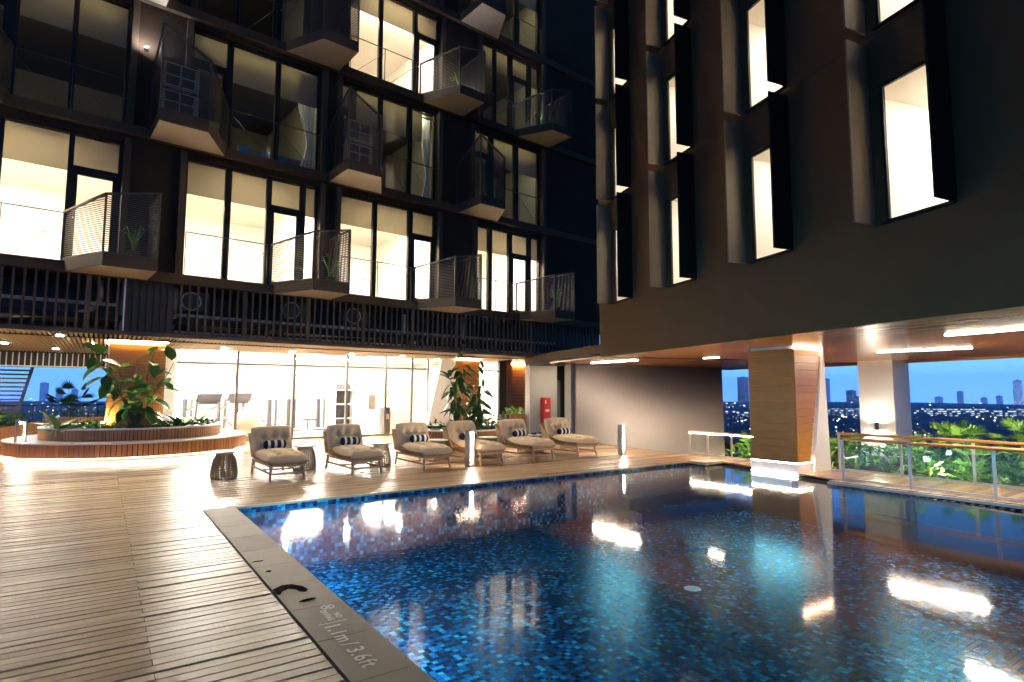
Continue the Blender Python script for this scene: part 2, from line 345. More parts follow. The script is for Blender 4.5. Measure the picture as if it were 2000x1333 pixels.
# water: Fresnel mirror over clear blue
wm = bpy.data.materials.new('pool_water'); wm.use_nodes = True; t = wm.node_tree; t.nodes.remove(t.nodes['Principled BSDF']); out = t.nodes['Material Output']
tr = t.nodes.new('ShaderNodeBsdfTransparent'); tr.inputs[0].default_value = (.38,.78,1,1)
gl = t.nodes.new('ShaderNodeBsdfGlossy'); gl.inputs['Roughness'].default_value = .07; gl.inputs[0].default_value = (1,1,1,1)
fz = t.nodes.new('ShaderNodeFresnel'); thin_ior(t, fz, 1.31); mx = t.nodes.new('ShaderNodeMixShader')
tcn = t.nodes.new('ShaderNodeTexCoord'); n1 = t.nodes.new('ShaderNodeTexNoise'); n1.inputs['Scale'].default_value = 5.5; n1.inputs['Detail'].default_value = 3
mp = t.nodes.new('ShaderNodeMapping'); mp.inputs['Rotation'].default_value = (0,0,R(35)); mp.inputs['Scale'].default_value = (.6,1.6,1)
bp = t.nodes.new('ShaderNodeBump'); bp.inputs['Strength'].default_value = .04; bp.inputs['Distance'].default_value = .012
t.links.new(tcn.outputs['Object'], mp.inputs[0]); t.links.new(mp.outputs[0], n1.inputs['Vector']); t.links.new(n1.outputs['Fac'], bp.inputs['Height'])
t.links.new(bp.outputs[0], gl.inputs['Normal']); t.links.new(bp.outputs[0], fz.inputs['Normal'])
t.links.new(fz.outputs[0], mx.inputs[0]); t.links.new(tr.outputs[0], mx.inputs[1]); t.links.new(gl.outputs[0], mx.inputs[2]); t.links.new(mx.outputs[0], out.inputs[0])
K['water'] = wm
struct(MB().add([(1.576,-3.8,WZ),(prx(-3.8),-3.8,WZ),(prx(9.01),9.01,WZ),(1.576,9.01,WZ)], [(0,1,2,3)]).build('water', wm))

# ------------------------------------------------------------------ walkway behind the pool, drain slot, railings
ZC = 2.55                                              # soffit of the wing
wk = struct(MB().prism([(10.95,-4),(12.7,-4),(12.7,9.02),(12.05,9.02),(11.22,5.6)], -.30, -.06).build('walkway', K['joist']))
y = -3.9; bm_ = {}
while y < 9.0:
    x0 = 11.0 if y < 5.55 else max(11.25, prx(y)+.12)
    key = round(x0, 2)
    if key not in bm_: bm_[key] = MB().box(0, 12.66-x0, 0, .108, -.03, 0).mesh('walkway_board', K['deck'])
    o = link('walkway_board', bm_[key], wk); o.location = (x0, y, rnd.uniform(-.002,.002)); y += .116
drain = struct(MB().prism([(PR1[0]+.10,PR1[1]),(10.98,PR1[1]),(11.0,5.6),(prx(5.6)+.10,5.6)], -.45, -.28).build('drain_channel', K['black']))
mb = MB().box(10.93, 10.985, -3.6, 5.6, -.055, -.012)
mb.build('channel_edge', K['steel'], drain)
yy = -2.0
gm = MB().box(-.16, .0, -.012, .012, -.10, -.06).mesh('grate_tooth', K['gymdark'])
while yy < 5.5: o = link('grate_tooth', gm, drain); o.location = (10.925, yy, 0); yy += .12

def railing(name, label, pts, h, led=False):
    t = thing(name, label, 'railing', (*pts[0], 0)); o0 = Vector((*pts[0], 0))
    P = [Vector((*p, 0))-o0 for p in pts]
    d = (P[-1]-P[0]).normalized()
    for p in P: 
        MB().box(p.x-.012, p.x+.012, p.y-.022, p.y+.022, 0, h-.02).build('post', K['steel'], t)
    for a, b in zip(P, P[1:]):
        q = (b-a).normalized(); a2, b2 = a+q*.05, b-q*.05
        MB().slab([(a2.x,a2.y,.06),(b2.x,b2.y,.06),(b2.x,b2.y,h-.10),(a2.x,a2.y,h-.10)], .010).build('glass_pane', K['railglass'], t)
    hr = MB().tube(P[0]-d*.03+Vector((0,0,h)), P[-1]+d*.03+Vector((0,0,h)), .028, .028, 12).build('handrail', K['teakrail'], t, True)
    MB().bar(P[0]+Vector((0,0,.035)), P[-1]+Vector((0,0,.035)), .02, .03).build('bottom_rail', K['steel'], t)
    if led: MB().bar(P[0]+Vector((-.012,0,h-.036)), P[-1]+Vector((-.012,0,h-.036)), .012, .006).build('led_strip', K['L_strip'], t)
    return t
K['teakrail'] = mat('handrail_teak', (.42,.17,.05), .35, var=.3, scale=6, stretch=(6,1,6))
railing('glass_railing', 'glass railing with teak handrail on the pool side of the walkway', [(11.24,5.45),(11.22,4.35),(11.20,3.2),(11.18,2.0),(11.16,.8),(11.14,-.4)], .76)
railing('glass_railing', 'glass railing with teak handrail along the planted side of the walkway', [(12.66,6.2),(12.66,5.05),(12.66,3.9),(12.66,2.7),(12.66,1.5),(12.66,.3)], .76, False)
railing('glass_railing', 'short glass railing between the taupe wall and the timber column', [(12.62,9.97),(12.62,9.42),(12.62,8.73),(12.62,8.0),(12.62,7.2),(12.62,6.45)], .60, True)
# terrace bed beyond the railing
struct(MB().box(12.75, 21.5, -6, 9.6, -.7, -.22).build('planting_bed', K['soil']))
MB_ = MB().box(12.74, 12.80, -6, 9.6, -.5, .0); struct(MB_.build('bed_kerb', K['greywall']))

# ------------------------------------------------------------------ wing over the pool (building B)
wing = thing('wing_building', 'dark plastered wing with lit windows and side fins over the pool', 'building', B0, BA)
cols = [.77, 3.31, 5.86, 8.42]; SILL, HEAD, FPITCH = 3.91, 5.83, 2.765
rows_b = range(4); holes = []
for c in cols:
    for i in rows_b: holes.append((c+.19, c+1.04, SILL+i*FPITCH, HEAD+i*FPITCH))
wall_holes(MB(), .12, 22, ZC, 15, holes, 0, .07).build('wall', K['plaster'], wing)
MB().box(.12, .40, .072, 9.3, ZC, 15).build('end_wall', K['plaster'], wing)
MB().box(.42, 22, 9.0, 9.3, ZC+.3, 15).build('back_wall', K['plaster'], wing)
for z in (SILL+FPITCH-.55, SILL+2*FPITCH-.55, 8.35): pass
MB().box(.12, 22, -.006, 0, 6.59, 6.60).build('render_joint', K['frame'], wing); MB().box(.12, 22, -.006, 0, 9.36, 9.37).build('render_joint', K['frame'], wing)
MB().box(-6, 22, .02, 9.30, ZC+.12, ZC+.35).build('floor_slab', K['plaster'], wing)
fin = MB().prism([(0,0),(.03,0),(.075,-.42),(.045,-.42)][::-1], 0, 2.59).mesh('fin', K['fin'] if 'fin' in K else K['frame'])
K['findark'] = mat('fin_outer_sheet', (.02,.016,.011), .7, spec=.1); K['fin'] = mat('fin_sheet', (.20,.155,.095), .6, spec=.2, var=.3, scale=1.5, stretch=(1,8,.3))  # window glow put into the paler fin colour, shade into the darker
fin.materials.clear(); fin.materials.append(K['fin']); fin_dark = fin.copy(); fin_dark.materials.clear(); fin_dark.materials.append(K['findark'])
pane = MB().box(.19, 1.04, .030, .036, 0, HEAD-SILL).mesh('pane', K['glass'])
frm = MB()
for a in ((.191,.225,.01,.055,.001,1.919),(1.005,1.039,.01,.055,.001,1.919),(.225,1.005,.01,.055,.001,.03),(.225,1.005,.01,.055,1.89,1.919)): frm.box(*a)
frm = frm.mesh('frame', K['frame'])
panel = MB().box(.06, 1.08, -.02, -.001, 1.92, 2.58).mesh('spandrel_panel', K['plaster'])
sill = MB().box(.15, 1.10, -.05, -.002, -.03, -.002).mesh('sill', K['frame'])
def room_mesh(x0, x1, y0, y1, z0, z1):
    m = MB(); v = [(x0,y0,z0),(x1,y0,z0),(x1,y1,z0),(x0,y1,z0),(x0,y0,z1),(x1,y0,z1),(x1,y1,z1),(x0,y1,z1)]
    m.add(v, [(0,1,2,3)], 1); m.add(v, [(7,6,5,4),(2,1,5,6),(3,2,6,7),(0,3,7,4)], 0); return m
for ci, c in enumerate(cols):
    for i in rows_b:
        w_ = part('window', wing, (c, 0, SILL+i*FPITCH))
        link('frame', frm, w_); link('pane', pane, w_); link('spandrel_panel', panel, w_); link('sill', sill, w_)
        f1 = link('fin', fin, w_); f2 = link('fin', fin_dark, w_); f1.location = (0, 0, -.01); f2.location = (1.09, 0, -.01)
        bright = [1.0, .9, .8, .75][ci]*(1 if i else .75)
        rm = room_mesh(-.35+.0, 1.75, .075, 3.6, -.25, 2.12).build('room', [K['roomwall'], K['roomfloor']], w_)
        if (ci+i) % 2 == 0: MB().box(.1, 1.5, 1.3, 1.42, 2.06, 2.10).build('lamp', K['L_room'], w_)
        else: MB().box(.35, .95, 1.5, 2.1, 2.08, 2.11).build('lamp', K['L_room'], w_)
        if ci == 3 and i == 0: MB().box(1.0, 1.7, 2.2, 2.3, -.25, 1.7).build('wardrobe_panel', K['greywall'], w_)

# soffit of the wing: timber planks and light slots
soff = tag(thing('timber_soffit', 'glossy timber plank ceiling under the wing over the pool', 'ceiling', B0, BA), kind='structure'); soff['kind'] = 'structure'
def smin(yl): return (11.699-15.15-.2855*yl)/.95838
PW = .155; j = 0; yl = .02
while yl < 9.3:
    a = smin(yl); n = 3; L_ = (21-a)/n; o_ = (j % 3)*1.1
    ed = [a]+[a+o_+k*5.3 for k in range(1, 5) if a+o_+k*5.3 < 20.5]+[21]
    for q0, q1 in zip(ed, ed[1:]): MB().box(q0+.002, q1-.002, yl+.003, yl+PW-.003, ZC, ZC+.03).build('ceiling_plank', K['ceilwood'], soff)
    yl += PW; j += 1
MB().box(-6, 21, .01, 9.31, ZC+.032, ZC+.11).build('backing', K['black'], soff)
MB().box(-4.5, 21, 9.30, 9.42, ZC-.06, ZC+.4).build('fascia', K['ceilwood'], soff)
def strip(name, label, p0, p1, w=.10, m='L_strip', grp=None):
    p0, p1 = Vector(p0), Vector(p1); t = thing(name, label, 'light', ((p0.x+p1.x)/2, (p0.y+p1.y)/2, p0.z), math.atan2(p1.y-p0.y, p1.x-p0.x), grp)
    L = (p1-p0).length/2
    MB().box(-L, L, -w/2, w/2, -.012, -.004).build('diffuser', K[m], t); MB().box(-L-.02, L+.02, -w/2-.015, w/2+.015, -.004, 0).build('trim', K['steel'], t)
    return t
strip('ceiling_light', 'linear ceiling light above the taupe wall', (13.01,14.06,ZC), (12.92,12.06,ZC), .11)
strip('ceiling_light', 'long linear ceiling light behind the timber column', (14.62,6.19,ZC), (14.85,4.49,ZC), .10)
strip('ceiling_light', 'linear ceiling light over the pool by the frame edge', (11.26,3.72,ZC), (10.72,1.5,ZC), .11)
strip('ceiling_light', 'faint short ceiling light between the wall light and the column', (13.6,10.2,ZC), (13.55,9.7,ZC), .05, 'L_warm')

# taupe wall leaning out under the wing, grey walls and doors behind it
def ruled(bl, br, tl, tr, n=8):
    m = MB(); vs = []; 
    for i in range(n+1):
        for j in range(n+1):
            a, b_ = i/n, j/n; p = (Vector(bl).lerp(Vector(br), a)).lerp(Vector(tl).lerp(Vector(tr), a), b_); vs.append(p)
    m.add(vs, [(i*(n+1)+j, (i+1)*(n+1)+j, (i+1)*(n+1)+j+1, i*(n+1)+j+1) for i in range(n) for j in range(n)])
    return m
dw = ruled((13.38,15.35,-.05),(12.78,9.03,-.05),(13.30,15.20,ZC+.05),(20.6,14.6,ZC+.05)); k_ = len(dw.v)
dw.add([Vector(v)+Vector((.35,.30,0)) for v in dw.v[:k_]], [tuple(reversed(f)) for f in dw.f])
dw.add([(13.38,15.35,-.05),(13.73,15.65,-.05),(13.65,15.50,ZC+.05),(13.30,15.20,ZC+.05)], [(0,1,2,3)]); dw.add([(12.78,9.03,-.05),(13.13,9.33,-.05),(20.95,14.9,ZC+.05),(20.6,14.6,ZC+.05)], [(3,2,1,0)])
tag(dw.build('leaning_wall', K['darkwall'], None, True), 'taupe plastered wall leaning out beside the far end of the pool', 'wall')
tag(MB().box(13.42, 14.35, 15.6, 15.9, 0, 2.9).build('pier', K['greywall']), 'pale grey pier at the near end of the taupe wall', 'wall')
gw = thing('service_wall', 'pale grey service wall with a dark door recess', 'wall', (14.2, 18.6, 0))
MB().box(-.35, 1.05, 0, .3, 0, 2.9).build('wall', K['greywall'], gw); MB().box(1.05, 3.2, .6, .7, 0, 2.9).build('door_recess', K['frame'], gw)
dr = MB().box(1.25, 1.66, .53, .59, 0, 2.1).build('door', K['gymgrey'], gw); MB().box(1.32, 1.40, .47, .53, 1.0, 1.03).build('door_handle', K['chrome'], dr)
MB().box(1.70, 4.2, 0, .3, 0, 2.9).build('wall', K['greywall'], gw)
hy = thing('hydrant_cabinet', 'red fire hose cabinet against the grey wall', 'cabinet', (14.42, 18.40, 0))
MB().box(-.02, .34, 0, .17, .42, 1.38).build('case', K['red'], hy); hd = MB().box(0, .32, -.018, -.002, .45, 1.35).build('door', K['red'], hy)
MB().box(.04, .10, -.024, -.019, 1.15, 1.28).build('symbol', K['ivory'], hd); MB().box(.12, .15, -.024, -.019, 1.12, 1.30).build('symbol', K['gymdark'], hd); MB().box(.05, .25, -.024, -.019, .83, .92).build('lettering_band', K['ivory'], hd); MB().box(.27, .30, -.03, -.019, .85, .95).build('handle', K['chrome'], hd)
MB().box(.0, .04, .04, .13, 0, .42).build('leg', K['red'], hy); MB().box(.28, .32, .04, .13, 0, .42).build('leg', K['red'], hy)

# timber clad columns with slanted white fins
def plank_column(name, label, loc, rz, w, d, z0, z1, slant, base=None, facing=('front','side'), top_lamp=True, ph=.155, fin_side=1):
    t = thing(name, label, 'column', loc, rz)
    MB().box(.03, w-.03, .03, d-.03, -.25 if base else z0, z1).build('core', K['white'], t)
    if base: MB().box(-.01, w+.02, -.01, d+.01, -.3, base).build('plinth', K['white'], t)
    z = z0; 
    while z < z1-.10:
        h = min(ph, z1-.06-z); fr_ = (z-z0)/(z1-z0)
        if 'front' in facing: MB().box(-.0, w*(1 if not slant[0] else slant[0]+(slant[1]-slant[0])*fr_), -.02, .028, z+.002, z+h-.002).build('cladding_plank', K['clad'], t)
        if 'side' in facing: MB().box(-.022, -.001, -.0, d, z+.002, z+h-.002).build('cladding_plank', K['clad'], t)
        z += h
    return t
# at the pool: local x away from the pool (+X), local y along +Y; the side face looks at the camera across the water
t = plank_column('timber_column', 'timber clad column with a slanted white fin standing at the pool edge', (11.42,6.42,0), 0, 1.05, 1.0, .20, ZC, (.45,1.0), .19)
MB().add([(.50,-.05,-.25),(1.22,-.05,-.25),(1.10,-.05,ZC),(1.06,-.05,ZC),(.50,.028,-.25),(1.22,.028,-.25),(1.10,.028,ZC),(1.06,.028,ZC)], [(0,1,2,3),(7,6,5,4),(1,0,4,5),(2,1,5,6),(3,2,6,7),(0,3,7,4)]).build('slanted_fin', K['white'], t)
MB().box(-.012, .0, 0, 1.0, .19, .198).build('led_strip', K['L_strip'], t); MB().box(0, .5, -.012, 0, .19, .198).build('led_strip', K['L_strip'], t)
MB().box(-.02, 1.05, -.04, -.025, ZC-.02, ZC-.008).build('led_strip', K['L_warm'], t)
MB().box(-.02, -.012, 0, 1.0, -.045, -.03).build('led_strip', K['L_strip'], t)
c2 = thing('white_column', 'white column with a wall sconce beyond the glass railing', 'column', (18.67, 7.55, 0))
MB().box(0, 1.09, 0, .95, -.6, ZC+.02).build('shaft', K['white'], c2)
sc_ = MB().tube((-.07,.47,.50), (-.07,.47,.78), .055, .055, 14).build('wall_sconce', K['gymdark'], c2)
MB().tube((-.07,.47,.781), (-.07,.47,.79), .045, .045, 12).build('lamp', K['L_sconce'], sc_); MB().tube((-.07,.47,.49), (-.07,.47,.499), .045, .045, 12).build('lamp', K['L_sconce'], sc_); MB().box(-.02, 0, .44, .50, .58, .70).build('bracket', K['gymdark'], sc_)

# ------------------------------------------------------------------ courtyard facade (building A)
bA = thing('apartment_building', 'dark apartment block with lit rooms and mesh balconies above the gym', 'building', A0, AA)
FZ = [4.37, 7.66, 10.93, 14.2]; WH = 2.81; BAND0, BAND1 = 2.87, 4.10
ROWS = [  # windows per storey: list of (panes, door index, lit)
 [([(-4.9,-3.9),(-3.8,-2.85),(-2.75,-2.0),(-1.91,-.85),(-.75,.06)],4,1),([(1.45,2.30),(2.44,3.30),(3.42,4.18),(4.32,4.59)],2,1),([(5.31,6.32),(6.45,7.50),(7.65,8.41)],2,1),([(10.06,10.60),(10.76,11.49),(11.65,12.40),(12.55,12.92)],2,1)],
 [([(-2.75,-1.98),(-1.82,-.93),(-.83,.07)],0,0),([(1.45,2.21),(2.35,3.42),(3.54,4.57)],0,0),([(5.26,5.55),(5.70,6.43),(6.56,7.42),(7.57,8.37)],0,0),([(9.92,10.62),(10.80,11.74),(11.93,12.90)],0,0)],
 [([(-1.91,-.85),(-.75,.06)],1,0),([(1.51,2.35),(2.48,3.30),(3.42,4.18)],2,0),([(5.43,6.38),(6.50,7.57),(7.70,8.44)],2,1),([(10.22,10.78),(10.9,11.48),(11.65,12.40),(12.55,12.91)],2,0)],
 [([(-2.75,-1.98),(-1.82,-.93),(-.83,.07)],0,0),([(1.45,2.21),(2.35,3.42),(3.54,4.57)],0,0),([(5.26,5.55),(5.70,6.43),(6.56,7.42),(7.57,8.37)],0,0),([(9.92,10.62),(10.80,11.74),(11.93,12.90)],0,0)]]
holes = []
for fi, row in enumerate(ROWS):
    for panes, dr_, lit in row: holes.append((panes[0][0]-.06, panes[-1][1]+.06, FZ[fi]-.04, FZ[fi]+WH+.05))
wall_holes(MB(), -9, 18, BAND1+.04, 18, holes, 0, .30).build('wall', K['facade'], bA)
for fi in range(4):                                    # floor edge beams stand a little proud, pale below
    z = FZ[fi]; MB().box(-9, 17.5, -.16, -.002, z-.27, z-.045).build('floor_edge', K['slab'], bA)
    for panes, dr_, lit in ROWS[fi]:                   # raised surround of each bay
        a, b_ = panes[0][0]-.20, panes[-1][1]+.20
        MB().box(a, a+.13, -.14, -.003, z-.044, z+WH+.12).build('bay_pier', K['slab'], bA); MB().box(b_-.13, b_, -.14, -.003, z-.044, z+WH+.12).build('bay_pier', K['slab'], bA)
ac_spots = []
for fi, row in enumerate(ROWS):
    z = FZ[fi]
    for wi, (panes, dri, lit) in enumerate(row):
        w_ = part('window', bA, (panes[0][0], 0, z)); x0 = panes[0][0]; W = panes[-1][1]-x0
        fm = MB(); fm.box(-.06, W+.06, .08, .18, -.04, 0); fm.box(-.06, W+.06, .08, .18, WH, WH+.05); fm.box(-.06, 0, .08, .18, 0, WH); fm.box(W, W+.06, .08, .18, 0, WH)
        for (a, b_), (c, d) in zip(panes, panes[1:]): fm.box(b_-x0, c-x0, .07, .19, 0, WH)
        a, b_ = panes[dri][0]-x0, panes[dri][1]-x0
        fm.box(a, b_, .09, .17, 2.02, 2.12); fm.box(a, a+.09, .10, .16, 0, 2.02); fm.box(b_-.09, b_, .10, .16, 0, 2.02); fm.box(a+.09, b_-.09, .10, .16, 1.93, 2.02); fm.box(a+.09, b_-.09, .10, .16, 0, .10)
        fm.build('frame', K['frame'], w_)
        MB().box(a+.04, a+.055, .03, .10, .95, .97).build('door_handle', K['steel'], w_)
        for a, b_ in panes: MB().box(a-x0, b_-x0, .125, .135, 0, WH).build('pane', K['glass'], w_)
        # blinds let down a third
        for pi, (a, b_) in enumerate(panes):
            drop = .80 if fi == 0 else (.95 if fi != 2 else .75)
            if fi == 1 and wi == 2 and pi == 3: b_ -= .4
            MB().box(a-x0-.03, b_-x0+.03, .21, .216, WH-drop, WH).build('blind', K['blind'], w_)
        # room behind
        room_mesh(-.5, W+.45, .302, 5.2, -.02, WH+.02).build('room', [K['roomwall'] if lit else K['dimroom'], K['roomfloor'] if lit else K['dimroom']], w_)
        if lit:
            MB().box(W*.15, W*.85, .5 if fi == 2 else .8, 1.0 if fi == 2 else 1.5, WH-.06, WH-.01).build('lamp', K['L_flat'], w_)
            if fi == 0 and wi == 0: MB().box(3.0, 3.75, 5.05, 5.19, -.02, 1.95).build('inner_door', K['greywall'], w_)
            if fi == 0 and wi == 2: MB().box(1.3, 1.9, 4.9, 5.0, -.02, 1.9).build('inner_door', K['slab'], w_)
        else:
            MB().box(W*.06, W*.94, .42, .56, WH-.05, WH-.01).build('lamp', K['L_dim'], w_)  # added lamp tucked out of sight behind the blinds so they glow
        # guard rail in front of the fixed panes, with diagonal ties
        rl = part('guard_rail', w_)
        fx = [p for k_, p in enumerate(panes) if k_ != dri]
        a, b_ = fx[0][0]-x0, (fx[-1][1] if dri == 0 or len(panes) == 1 else panes[dri][0]-.1)-x0
        g = MB(); g.bar((a,-.06,1.0),(b_,-.06,1.0),.022,.022); n_ = max(1, round((b_-a)/.95))
        for k_ in range(n_+1): xx = a+(b_-a)*k_/n_; g.bar((xx,-.06,-.05),(xx,-.06,1.0),.018,.018)
        for k_ in range(n_):
            xa, xb = a+(b_-a)*k_/n_, a+(b_-a)*(k_+1)/n_
            g.tube((xa+.2,-.06,.0),(xb-.02,-.06,.85),.007,.007,5) if fi in (0,2) else g.tube((xa+.02,-.06,.85),(xb-.2,-.06,.0),.007,.007,5)
        g.build('rail_bars', K['gymdark'], rl)

def balcony(z, x, kind, lamp=False):
    """kind 'l': slanting side on the near end, 'r': slanting side on the far end"""
    b_ = part('balcony', bA, (x, 0, z)); D = 1.36
    if kind == 'l': P = [(0,-.02),(.62,-D),(1.58,-D),(1.58,-.02)]; T = [1.02,1.22,1.42,1.42]
    else: P = [(0,-.02),(0,-D),(.97,-D),(1.68,-.02)]; T = [1.30,1.95,1.42,1.02]
    if kind == 'r': P = [(0,-.02),(0,-D),(.97,-D),(1.68,-.02)]
    MB().prism(P, -.26, -.002).build('balcony_slab', K['slab'], b_)
    q = [(p[0]*.98+.015, p[1]*.985) for p in P]; MB().prism(q, -.268, -.2605).build('soffit_board', K['under'], b_)
    segs = [(0,1),(1,2),(2,3)] 
    for a, c in segs:
        pa, pc = P[a], P[c]; ha, hc = T[a], T[c]
        if kind == 'l' and (a, c) == (2,3): hc = 1.42
        ins = .03
        MB().slab([(pa[0]*.985+.01,pa[1]*.975,.02),(pc[0]*.985+.01,pc[1]*.975,.02),(pc[0]*.985+.01,pc[1]*.975,hc),(pa[0]*.985+.01,pa[1]*.975,ha)], .006).build('mesh_panel', K['mesh'], b_)
        MB().bar((pa[0]*.985+.01,pa[1]*.975,ha),(pc[0]*.985+.01,pc[1]*.975,hc),.05,.04).build('top_rail', K['bargrey'], b_)
        MB().bar((pa[0]*.985+.01,pa[1]*.975,.02),(pc[0]*.985+.01,pc[1]*.975,.02),.03,.03).build('bottom_rail', K['bargrey'], b_)
    for k_, p in enumerate(P): MB().box(p[0]*.985-.02+.01, p[0]*.985+.02+.01, p[1]*.975-.02, p[1]*.975+.02, 0, T[k_]).build('post', K['bargrey'], b_)
    return b_
LB = [(-.86,),(3.43,),(7.68,),(11.75,)]
for x in (-5.1, -.86, 3.43, 7.68, 11.75): balcony(FZ[0], x, 'l')
for x in (-3.55, .59, 4.86, 9.2): balcony(FZ[1], x, 'r')
for x in (-.8, 3.50, 7.76, 11.66): balcony(FZ[2], x, 'l')
for x in (-3.55, .59, 4.86, 9.2): balcony(FZ[3], x, 'r')
def in_A(x, y, z): return FA @ Vector((x, y, z))
# what stands on the balconies
def ac_unit(x, y, z, label, grp='air conditioner condensers on the balconies'):
    t = thing('air_conditioner', label, 'air conditioner', in_A(x, y, z), AA, grp)
    MB().box(-.36, .36, -.14, .14, .04, .60).build('casing', K['acbody'], t)
    for k_ in range(2):
        for c_ in range(2): MB().box(-.30+.30*c_, -.04+.30*c_, -.152, -.141, .10+.25*k_, .30+.25*k_).build('grille', K['gymdark'], t)
    MB().box(-.30, -.24, -.12, .12, 0, .04).build('foot', K['gymdark'], t); MB().box(.24, .30, -.12, .12, 0, .04).build('foot', K['gymdark'], t)
for x, nm in ((1.02,'second-storey balcony above the planter column'),(5.32,'second-storey balcony in the middle of the facade')):
    ac_unit(x, -.95, FZ[1], 'ivory condenser on the floor of the '+nm); ac_unit(x, -.95, FZ[1]+.62, 'ivory condenser stacked on another on the '+nm)
def balcony_plant(x, y, z, label):
    t = thing('potted_plant', label, 'plant', in_A(x, y, z), 0, 'potted plants on the balconies'); rr = random.Random(int(x*10))
    MB().lathe([(0,0),(.10,0),(.13,.22),(.11,.22),(.10,.18),(0,.18)], 12).build('pot', K['slab'], t)
    for k_ in range(7):
        a = rr.uniform(0, 6.28); h = rr.uniform(.4, .75); pts = [Vector((0,0,.18)), Vector((.06*math.cos(a),.06*math.sin(a),.18+h*.5)), Vector((.2*math.cos(a),.2*math.sin(a),.18+h)), Vector((.32*math.cos(a),.32*math.sin(a),.10+h))]
        m = MB(); 
        for q, (p0, p1) in enumerate(zip(pts, pts[1:])): m.bar(p0, p1, .035*(1-.25*q), .006)
        m.build('leaf', K['leaf2'], t)
balcony_plant(.35, -.7, FZ[0], 'small potted plant behind the mesh of the lit balcony near the frame edge')
balcony_plant(4.75, -.7, FZ[0], 'small potted plant on the lowest balcony above the gym')
balcony_plant(13.05, -.7, FZ[0], 'small potted plant on the lowest balcony in the corner')
balcony_plant(8.75, -.75, FZ[2], 'spotlit potted plant on the third-storey balcony')
balcony_plant(12.6, -.5, FZ[2], 'spotlit potted plant on the third-storey corner balcony')
def spot(x, y, z, label, m='L_cool'):
    t = thing('spotlight', label, 'light', in_A(x, y, z), AA, 'spotlights on the third storey'); MB().tube((0,0,0),(0,0,.06),.05,.05,12).build('housing', K['gymdark'], t); MB().tube((0,0,.061),(0,0,.068),.04,.04,12).build('lamp', K[m], t)
spot(8.65, -.30, FZ[2]+.01, 'cool uplight on the third-storey balcony with a plant'); spot(12.45, -.28, FZ[2]+.01, 'cool uplight on the third-storey corner balcony')
spot(.42, -.22, FZ[1]+1.75, 'cool uplight high on the wall above the second-storey balcony')
# curtains and boxes in the dark second-storey rooms
def curtain(x, w, z, h, label, tie=.45):
    t = thing('curtain', label, 'curtain', in_A(x, .28, z), AA, 'curtains tied back in the second-storey rooms'); m = MB(); n = 18; lv = 10; vs = []
    for j_ in range(lv+1):
        f_ = j_/lv; zz = h*(1-f_); ww = w*(1-.62*math.exp(-((f_-.72)/.28)**2)); 
        for i_ in range(n+1): u = i_/n; vs.append((w-ww+u*ww, .025*math.sin(u*22+f_*1.5), zz))
    m.add(vs, [(j_*(n+1)+i_, j_*(n+1)+i_+1, (j_+1)*(n+1)+i_+1, (j_+1)*(n+1)+i_) for j_ in range(lv) for i_ in range(n)]); cl = m.build('cloth', K['curtain'], t, True)
    MB().box(-.02, w+.02, -.02, .02, h, h+.03).build('track', K['frame'], t)
curtain(4.05, .50, FZ[1]+.05, WH-.15, 'pale curtain tied back in the second-storey window beside the balcony boxes'); curtain(7.98, .37, FZ[1]+.05, WH-.15, 'pale curtain tied back in the middle second-storey window')
for x0, x1, lb in ((2.62, 3.40, 'printed carton with blue ends standing inside the dark window'), (3.56, 4.45, 'long printed carton leaning beside the tied curtain')):
    t = thing('carton', lb, 'box', in_A((x0+x1)/2, .42, FZ[1]), AA); L_ = (x1-x0)/2
    MB().box(-L_, L_, -.10, .10, 0, .30).build('box_body', K['card'], t); MB().box(-L_, -L_+.22, -.104, -.101, .10, .302).build('print', K['blue'], t); MB().box(L_-.2, L_, -.104, -.101, .08, .302).build('print', K['blue'], t); MB().box(-L_+.22, L_-.2, -.104, -.101, .09, .25).build('print', K['gymgrey'], t)

# service band of upright bars between gym ceiling and the flats
scr = thing('bar_screen', 'dark screen of upright bars hiding pipes above the gym', 'screen', in_A(0, 0, BAND0), AA)
bar_m = MB().box(-.022, .022, -.03, .02, .06, BAND1-BAND0).mesh('bar', K['bargrey']); wide = MB().box(-.05, .05, -.03, .03, .06, BAND1-BAND0).mesh('bar', K['bargrey'])
x = -6.4; k_ = 0
while x < 17.6:
    if not (.32 < x < 1.28): o = link('bar', wide if k_ % 9 == 7 else bar_m, scr); o.location = (x, 0, 0)
    x += .178; k_ += 1
MB().box(-6.5, 17.8, -.05, .05, -.03, .06).build('bottom_rail', K['bargrey'], scr)
x = .34
while x < 1.27: MB().box(x, x+.10, -.02, .04, .06, BAND1-BAND0).build('panel_rib', K['corr'], scr); MB().box(x+.10, x+.135, .02, .04, .06, BAND1-BAND0).build('panel_rib', K['corr'], scr); x += .135
MB().box(.30, .33, -.04, .5, .06, BAND1-BAND0).build('panel_edge', K['white'], scr); 
MB().box(-6.5, 17.8, 1.5, 1.6, -.02, BAND1-BAND0).build('back_panel', K['corr'], scr); MB().box(-6.5, 17.8, 0.06, 1.5, BAND1-BAND0-.01, BAND1-BAND0+.02).build('top_panel', K['facade'], scr)
MB().box(-6.5, .2, .25, .33, .62, .69).build('beam', K['under'], scr); MB().box(1.4, 14, .25, .33, .50, .57).build('beam', K['under'], scr); MB().box(1.4, 14, .35, .40, .12, .17).build('beam', K['under'], scr); MB().box(-6.5, .2, .9, .98, .35, .5).build('beam', K['under'], scr)
MB().path([(-.1,.35,1.2),(-.1,.35,.75),(-.22,.35,.55),(-.6,.4,.38),(-2.6,.45,.22)], .055, 10).build('pipe', K['galv'], scr, True)
